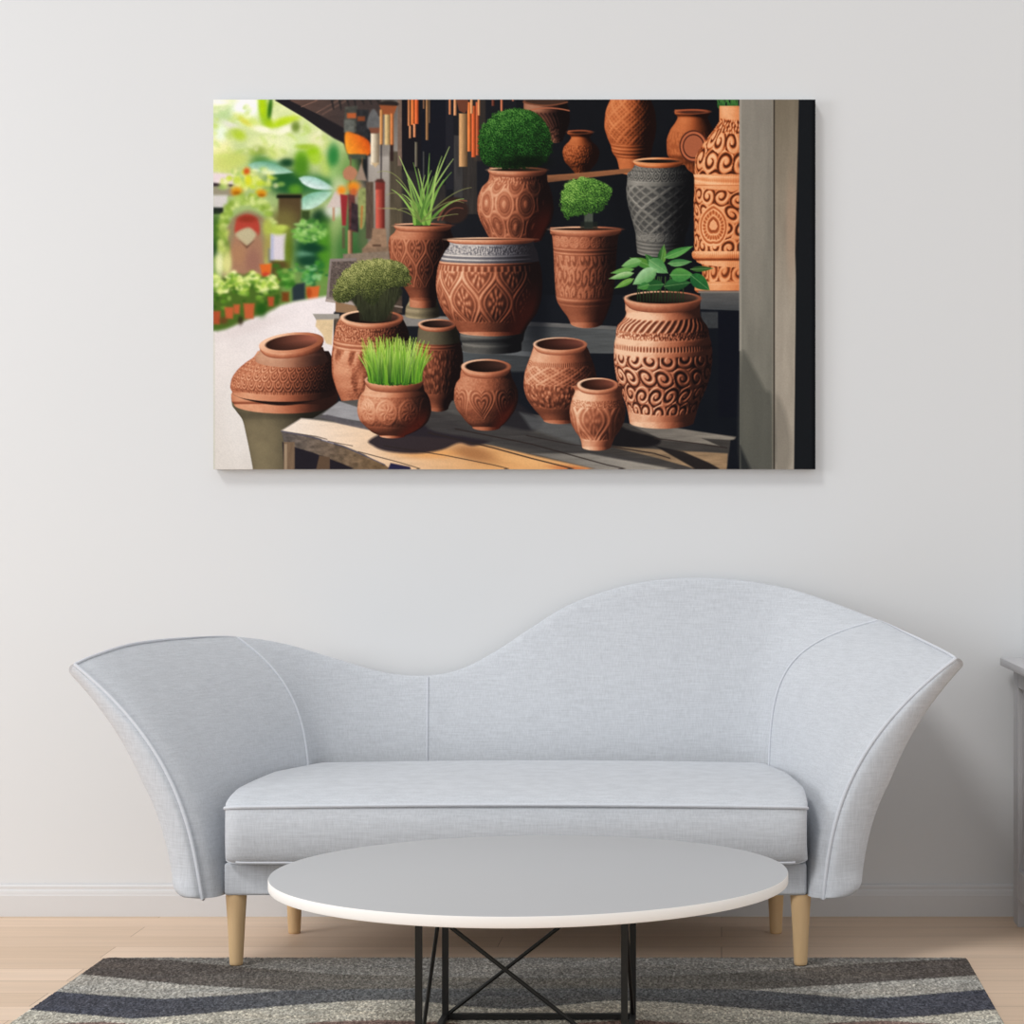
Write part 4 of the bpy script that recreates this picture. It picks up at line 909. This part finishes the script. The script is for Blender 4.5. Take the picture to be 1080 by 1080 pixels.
def thick(uu, t):
    th = station(uu)[6]; k = min(uu, len(STN)-1-uu); arm = max(0, min(1, (6-k)/2.5))
    th *= 1-((.54 if uu < 10 else .66)*arm+.35*(1-arm))*max(0, (t-.55)/.45)**1.3
    if t < .085: th *= .22+.78*math.sqrt(max(0, 1-(1-t/.085)**2))
    return th
def outer(uu, t):
    a, b = inner(uu, max(0, t-.02)), inner(uu, min(1, t+.02)); tg = (b-a).normalized(); n = outward(uu, t)
    n = (n-tg*n.dot(tg)).normalized()
    p = inner(uu, t)+n*thick(uu, t); p.y = min(p.y, WALL_Y-.012)
    k = min(uu, len(STN)-1-uu)
    if k < 1.6: p.y += .042*(1-k/1.6)*min(1, t*6+.3)
    p.z = max(p.z, ZB+.002)
    return p
def tip_dir(uu): return (inner(uu, 1)-inner(uu, .97)).normalized()
def shell_loop(uu):
    r = [inner(uu, t) for t in TT]
    a, b = inner(uu, 1), outer(uu, 1); m = (a+b)/2; hw = (b-a)/2; rr = hw.length
    for k in (1, 2, 3, 4, 5): an = math.pi*k/6; r.append(m-hw*math.cos(an)+tip_dir(uu)*rr*.45*math.sin(an))
    return r+[outer(uu, t) for t in reversed(TT)]
def frange(a, b, n): return [a+(b-a)*i/n for i in range(n+1)]
def shell(u0, u1, n, cap=None):
    bm = bmesh.new(); us = frange(u0, u1, n)
    add_grid(bm, [shell_loop(q) for q in us], close_u=True)
    if cap is not None:
        ts = TT; rows = []
        for k in range(9):
            s = k/8; bulge = .022*math.sqrt(max(0, 1-(2*s-1)**2))*(1 if s < .5 else 1)
            rows.append([inner(cap, t).lerp(outer(cap, t), s)+Vector((0, -bulge*min(1, thick(cap, t)/.05), 0)) for t in ts])
        add_grid(bm, rows)
        a, b = inner(cap, 1), outer(cap, 1); m = (a+b)/2; hw = (b-a)/2; rr = hw.length
        topr = [a]+[m-hw*math.cos(math.pi*k/6)+tip_dir(cap)*rr*.45*math.sin(math.pi*k/6) for k in range(1, 6)]+[b]
        bm.faces.new([bm.verts.new(p) for p in topr])
        bmesh.ops.remove_doubles(bm, verts=bm.verts, dist=.0004)
    return bm
sofa = thing('sofa', 'pale grey-blue fabric sofa with wavy back, flared arms and tapered wooden legs against the wall', 'sofa', (-.48, 5.4, 0))
LASTU = len(STN)-1
def welt(name, pts, parent, r=.0042, rs=None):
    bm = bmesh.new(); add_tube(bm, pts, r, 8, True, rs)
    base = sofa.location
    o = obj(name, bm, M['welt'], None)
    for v in o.data.vertices: v.co -= base
    o.parent = parent; return o
def make_arm(u0, u1, cap, seam):
    a = obj('armrest', shell(u0, u1, 40, cap), M['fabric'], sofa, angle=60)
    s = Vector((0, -1, 0))
    edge = [inner(cap, t)+Vector((0, -.003, .001)) for t in [i/40 for i in range(41)]]
    welt('piping', [inner(cap, 0)+Vector((0, .01, -.002))]+edge, a, .0046)
    away = 1 if cap == 0 else -1
    welt('piping', [inner(cap+away*q, 1)+Vector((0, 0, .002)) for q in frange(0, 3.98, 50)], a, .0032, [1.25]+[1]*30+[1-.8*i/19 for i in range(20)])
    welt('piping', [inner(seam, t)+Vector(((.5 if cap == 0 else -.5)*.002, -.001, 0)) for t in [.2+.8*i/60 for i in range(61)]], a, .003)
    return a
make_arm(0, SEAM_L, 0, SEAM_L); make_arm(SEAM_R, LASTU, LASTU, SEAM_R)
back = obj('backrest', shell(SEAM_L, SEAM_R, 110), M['fabric'], sofa, angle=60)
welt('piping', [inner(MID, t)+Vector((0, -.001, 0)) for t in [.2+.8*i/30 for i in range(31)]], back, .003)
# seat cushion
SECT = [(5.62, .262), (5.30, .256), (5.085, .255), (5.058, .260), (5.046, .272), (5.038, .295), (5.034, .325), (5.036, .355), (5.041, .376), (5.046, .390), (5.060, .399), (5.085, .408), (5.13, .417), (5.20, .424), (5.32, .429), (5.45, .432), (5.62, .433)]
def xl(y): return float(np.interp(y, [5.03, 5.06, 5.2, 5.45, 5.6, 5.7], [-1.151, -1.156, -1.152, -1.125, -1.065, -1.03]))
def xr(y): return float(np.interp(y, [5.03, 5.06, 5.2, 5.45, 5.6, 5.7], [.197, .201, .196, .165, .128, .10]))
SM = []
pts_ = [Vector((0, y, z)) for y, z in SECT]
for i in range(len(pts_)-1):
    p0, p1, p2, p3 = pts_[max(0, i-1)], pts_[i], pts_[i+1], pts_[min(len(pts_)-1, i+2)]
    for j in range(4):
        t = j/4; SM.append(.5*(2*p1+(p2-p0)*t+(2*p0-5*p1+4*p2-p3)*t*t+(3*p1-p0-3*p2+p3)*t**3))
SM.append(pts_[-1])
def cushion_pt(s, p, puff=1.0):
    e = min(s, 1-s)*1.33; r = .045; ins = r-math.sqrt(max(0, r*r-(r-min(e, r))**2))
    zc = .345; y = p.y+ins*.55*max(0, 1-(p.y-5.03)/.3); z = zc+(p.z-zc)*(1-ins*2.4)
    z += .006*math.sin(math.pi*s)*(1 if p.z > .39 else 0)
    a, b = xl(p.y), xr(p.y); return Vector((a+(b-a)*s, y, z))
ss = [0, .001, .003, .006, .01, .015, .022, .03]+[.04+.92*i/46 for i in range(47)]+[.97, .978, .985, .99, .994, .997, .999, 1]
bm = bmesh.new()
vs = add_grid(bm, [[cushion_pt(s, p) for p in SM] for s in ss])
bm.faces.new(vs[0]); bm.faces.new(vs[-1])
cush = obj('seat_cushion', bm, M['fabric'], sofa, angle=60)
def welt_line(y, z, r, ex):
    p = Vector((0, y, z)); return [cushion_pt(s, p)+Vector((0, -.003, 0)) for s in ss]
welt('piping', welt_line(5.046, .3905, .0042, 0), cush, .0042)
welt('piping', welt_line(5.058, .2615, .0048, 0)[6:-6], cush, .0042)
obj('seat_rail', boxm(-1.164, .199, 5.099, 5.66, .177, .253, bev=.008, seg=3), M['fabric'], sofa)
def leg(x, y, z0):
    bm = bmesh.new()
    h = .178-z0; add_lathe(bm, (x, y, z0), [(.0135, 0), (.0152, .002), (.0158, .008), (.0165+.003*.2, h*.2), (.0205, h*.6), (.0243, h*.96), (.0243, h)], 32)
    return obj('leg', bm, M['leg'], sofa, angle=50)
RUG_Z = .010
leg(-1.141, 5.128, RUG_Z); leg(.186, 5.128, RUG_Z); leg(-1.094, 5.585, 0); leg(.139, 5.585, 0)

# ---------------------------------------------------------------- rug
def ground(px, py):
    Y = FPX*(HZ-RUG_Z)/(py-HY); return ((px-HX)*Y/FPX, Y)
RX0, RX1, RY0, RY1 = -1.478, .588, 3.75, 5.222
nx, ny = 900, 480
gx, gy = np.meshgrid(np.linspace(RX0, RX1, nx), np.linspace(RY1, RY0, ny))
cr = .022                                            # softly rounded corners
jx = 1-.0; 
wob = .0035*(fbm((gx*160).astype(np.float32), (gy*160).astype(np.float32), 5)-.5)
def curve(lst):
    q = sorted(ground(*p) for p in lst); return np.interp(gx, [a[0] for a in q], [a[1] for a in q])+wob*2.2
def sm(x): return sstep(-.005, .005, x+.010*(hash2(np.arange(nx)[None, :]*np.ones((ny, 1)), np.arange(ny)[:, None]*np.ones((1, nx)), 51)-.5))
c_grey, c_brown, c_light, c_navy, c_pale, c_red, c_slate, c_olive = [np.array(lin(v)) for v in ((146, 142, 136), (93, 86, 82), (168, 164, 156), (78, 79, 88), (190, 185, 172), (138, 116, 108), (110, 110, 109), (130, 125, 117))]
n_big = fbm((gx*5).astype(np.float32), (gy*16).astype(np.float32), 3)[..., None]
rgb = c_grey*(1-n_big*.25)
L1 = curve([(20, 1008), (111, 1009), (180, 1012), (260, 1020), (360, 1027), (480, 1030), (600, 1031), (700, 1029), (800, 1024), (904, 1016), (1015, 1010.5), (1060, 1008)])
L2 = curve([(20, 1020), (86, 1027), (194, 1038), (300, 1044), (420, 1045), (540, 1045), (660, 1045), (800, 1043), (904, 1037), (1028, 1028), (1070, 1024)])
L3 = curve([(10, 1041), (57, 1045), (120, 1050), (170, 1053), (230, 1050), (300, 1044), (420, 1042), (540, 1042), (660, 1042), (780, 1043), (839, 1047), (904, 1053), (955, 1050), (1038, 1043), (1075, 1039)])
L4 = curve([(0, 1060), (27, 1064), (80, 1069), (140, 1074), (200, 1070), (270, 1063), (330, 1058), (377, 1055), (430, 1054), (490, 1061), (540, 1064), (590, 1060), (640, 1055), (700, 1056), (800, 1064), (870, 1070), (930, 1074), (980, 1071), (1050, 1064), (1078, 1061)])
L5 = curve([(-40, 1082), (60, 1079), (110, 1077), (150, 1080), (240, 1088), (300, 1082), (340, 1077), (400, 1075), (470, 1078), (560, 1086), (610, 1078), (670, 1075), (730, 1079), (800, 1086), (880, 1078), (930, 1076), (990, 1079), (1100, 1086)])
L6 = curve([(-60, 1110), (300, 1104), (540, 1112), (760, 1104), (1120, 1110)]); L7 = curve([(-60, 1150), (300, 1140), (540, 1150), (760, 1140), (1120, 1150)]); L8 = curve([(-60, 1200), (300, 1210), (540, 1190), (760, 1206), (1120, 1196)])
ctr = np.exp(-(np.abs(gx+.42)/.66)**3)[..., None]*clamp(.6+.9*n_big)           # the bands fade into one another towards the middle
b1 = c_brown*(1-ctr)+c_olive*ctr*.86; b3 = c_navy*(1-ctr)+c_slate*ctr
for L, c in ((L1, b1), (L2, c_light*np.ones_like(b1)), (L3, b3), (L4, c_pale*np.ones_like(b1)), (L5, c_red*np.ones_like(b1)), (L6, c_slate*np.ones_like(b1)), (L7, c_pale*np.ones_like(b1)), (L8, c_brown*np.ones_like(b1))):
    m = sm(L-gy)[..., None]; rgb = rgb*(1-m)+c*m
rgb = rgb*(.84+.32*n_big)
spk = hash2(np.arange(nx)[None, :]*np.ones((ny, 1)), np.floor(np.arange(ny)/2)[:, None]*np.ones((1, nx)), 5)
spk2 = fbm((gx*120).astype(np.float32), (gy*240).astype(np.float32), 21)
spk3 = hash2(np.floor(np.arange(nx)/1.7)[None, :]*np.ones((ny, 1)), np.floor(np.arange(ny)/3.4)[:, None]*np.ones((1, nx)), 15)
mott = fbm((gx*9).astype(np.float32), (gy*26).astype(np.float32), 61)
rgb = rgb*(.30+.56*spk+.86*spk3*spk3+.5*(spk2-.25))[..., None]*RUG_GAIN
rgb = rgb*(1+(mott-.5)[..., None]*np.array([.09, .02, -.05]))
gz = RUG_Z-.0022*hash2(np.arange(nx)[None, :]*np.ones((ny, 1)), np.arange(ny)[:, None]*np.ones((1, nx)), 9)
# edges turn down to the floor; corners are drawn in a little
ex = np.minimum(gx-RX0, RX1-gx); ey = np.minimum(gy-RY0, RY1-gy)
edge = np.minimum(ex, ey); gz = np.where(edge < 1e-6, .0008, gz)
kx = np.clip(1-ex/cr, 0, 1); ky = np.clip(1-ey/cr, 0, 1)
pull = np.where((kx > 0) & (ky > 0), 1-np.maximum(kx, ky)/np.maximum(np.hypot(kx, ky), 1e-6), 0)
gx2 = gx+np.where(gx < (RX0+RX1)/2, 1, -1)*pull*cr*kx; gy2 = gy+np.where(gy < (RY0+RY1)/2, 1, -1)*pull*cr*ky
rug = colour_grid('rug', M['rug'], gx2, gy2, gz, rgb)
tag(rug, 'woven rug with wavy grey, navy and brown bands under the coffee table', 'rug')

# ---------------------------------------------------------------- coffee table
TX, TY, TZ0, TZ1, TR = -.381, 4.355, .329, .351, .514
table = thing('coffee_table', 'low round coffee table with grey-white top and black wire base standing on the rug', 'table', (TX, TY, RUG_Z))
bm = bmesh.new()
add_lathe(bm, (TX, TY, 0), [(TR-.004, TZ0), (TR-.001, TZ0+.001), (TR, TZ0+.003), (TR, TZ1-.0025), (TR-.0008, TZ1-.0006), (TR-.0025, TZ1)], 160)
top = obj('tabletop', bm, None, table, angle=35, mats=[M['edge'], M['top']])
for p in top.data.polygons:
    if p.normal.z > .9: p.material_index = 1
XL, XR, YF, YB = TX-.196, TX+.196, 4.155, 4.556
zb, zt = RUG_Z+.0065, TZ0-.006
def part(name, a, b, w):
    bm = bmesh.new(); add_bar(bm, a, b, w); return obj(name, bm, M['black'], table, smooth=False)
for x in (XL, XR):
    for y in (YF, YB): part('leg', (x, y, RUG_Z+.0004), (x, y, TZ0), .0125)
for z, nm in ((zb, 'bottom_rail'), (zt, 'top_rail')):
    h = .0062
    part(nm, (XL+h, YF, z), (XR-h, YF, z), .0115); part(nm, (XL+h, YB, z), (XR-h, YB, z), .0115)
    part(nm, (XL, YF+h, z), (XL, YB-h, z), .0115); part(nm, (XR, YF+h, z), (XR, YB-h, z), .0115)
def rod(a, b):
    bm = bmesh.new(); add_tube(bm, [a, b], .0042, 10); return obj('brace', bm, M['black'], table)
rod((XL, YF, zt), (XR, YF, zb)); rod((XR, YB, zt), (XL, YB, zb)); rod((XL, YB, zt), (XL, YF, zb)); rod((XR, YF, zt), (XR, YB, zb))

# ---------------------------------------------------------------- cabinet at the right edge
CX0, CX1, CY0, CY1, CH = .770, 1.62, 5.33, 5.75, .694
cab = thing('cabinet', 'grey painted cabinet against the wall right of the sofa, mostly cut off', 'cabinet', (.5*(CX0+CX1), .5*(CY0+CY1), 0))
obj('cabinet_top', boxm(CX0-.03, CX1+.03, CY0-.03, 5.80, CH-.022, CH, bev=.004), M['cab'], cab)
bm = bmesh.new()
zt_ = CH-.022
for y0_, y1_ in ((CY0, CY0+.075), (CY1-.085, CY1)):
    for x0_, x1_ in ((CX0, CX0+.026), (CX1-.026, CX1)): add_box(bm, x0_, x1_, y0_, y1_, 0, zt_, bev=.002)
for x0_, x1_ in ((CX0+.001, CX0+.024), (CX1-.024, CX1-.001)):
    add_box(bm, x0_, x1_, CY0+.075, CY1-.085, .075, .150, bev=.001); add_box(bm, x0_, x1_, CY0+.075, CY1-.085, zt_-.05, zt_, bev=.001)
add_box(bm, CX0+.026, CX1-.026, CY0+.02, CY1-.01, .08, .10); add_box(bm, CX0+.026, CX1-.026, CY1-.02, CY1-.01, .10, zt_); add_box(bm, CX0+.026, CX1-.026, CY0+.004, CY0+.03, zt_-.04, zt_)
obj('carcass', bm, M['cab'], cab, smooth=False)
for x0_ in (CX0+.011, CX1-.019): obj('side_panel', boxm(x0_, x0_+.008, CY0+.07, CY1-.08, .145, zt_-.045), M['cab'], cab, smooth=False)
mx = (CX0+CX1)/2
for a, b, kx_ in ((CX0+.029, mx-.0015, mx-.04), (mx+.0015, CX1-.029, mx+.04)):
    d = obj('door', boxm(a, b, CY0+.002, CY0+.02, .103, zt_-.043, bev=.002), M['cab'], cab, smooth=False)
    bm = bmesh.new(); add_lathe(bm, (0, 0, 0), [(.005, 0), (.005, .012), (.012, .018), (.013, .024), (.008, .029)], 20)
    bmesh.ops.rotate(bm, verts=bm.verts, cent=(0, 0, 0), matrix=__import__('mathutils').Matrix.Rotation(math.pi/2, 3, 'X'))
    bmesh.ops.translate(bm, verts=bm.verts, vec=(kx_, CY0+.002, .42))
    k = obj('knob', bm, M['knob'], None)
    for v in k.data.vertices: v.co -= cab.location
    k.parent = d

# ---------------------------------------------------------------- camera and light
cam = bpy.data.cameras.new('camera'); co = bpy.data.objects.new('camera', cam); COL.objects.link(co)
co.location = (0, 0, HZ); co.rotation_euler = (math.pi/2, 0, 0)
cam.sensor_width = 36; cam.sensor_fit = 'HORIZONTAL'; cam.lens = 36*FPX/1080
cam.shift_x = -(HX-540)/1080; cam.shift_y = (HY-540)/1080
cam.clip_start = .1; cam.clip_end = 60
SC.camera = co

def lamp(name, typ, energy, col, loc, target, **kw):
    l = bpy.data.lights.new(name, typ); l.energy = energy; l.color = col
    for k, v in kw.items(): setattr(l, k, v)
    o = bpy.data.objects.new(name, l); COL.objects.link(o); o.location = loc
    o.rotation_euler = (Vector(target)-Vector(loc)).to_track_quat('-Z', 'Y').to_euler(); return o
lamp('daylight', 'SUN', SUN_E, (1.0, .995, .985), (-6, 1.5, 3.2), (-6+.42, 1.5+.55, 3.2-.72), angle=math.radians(13))
lamp('window_light', 'AREA', WIN_E, (.94, .97, 1), (-4.4, 3.25, 1.8), (-1.2, 5.5, .8), shape='RECTANGLE', size=1.6, size_y=1.6)
W = bpy.data.worlds.new('room_light'); SC.world = W; W.use_nodes = True
W.node_tree.nodes['Background'].inputs['Color'].default_value = (.97, .985, 1.0, 1)
W.node_tree.nodes['Background'].inputs['Strength'].default_value = WORLD_E
SC.view_settings.view_transform = 'Standard'; SC.view_settings.look = 'None'
SC.view_settings.exposure = 0.0; SC.view_settings.gamma = 1.0; SC.view_settings.use_curve_mapping = False
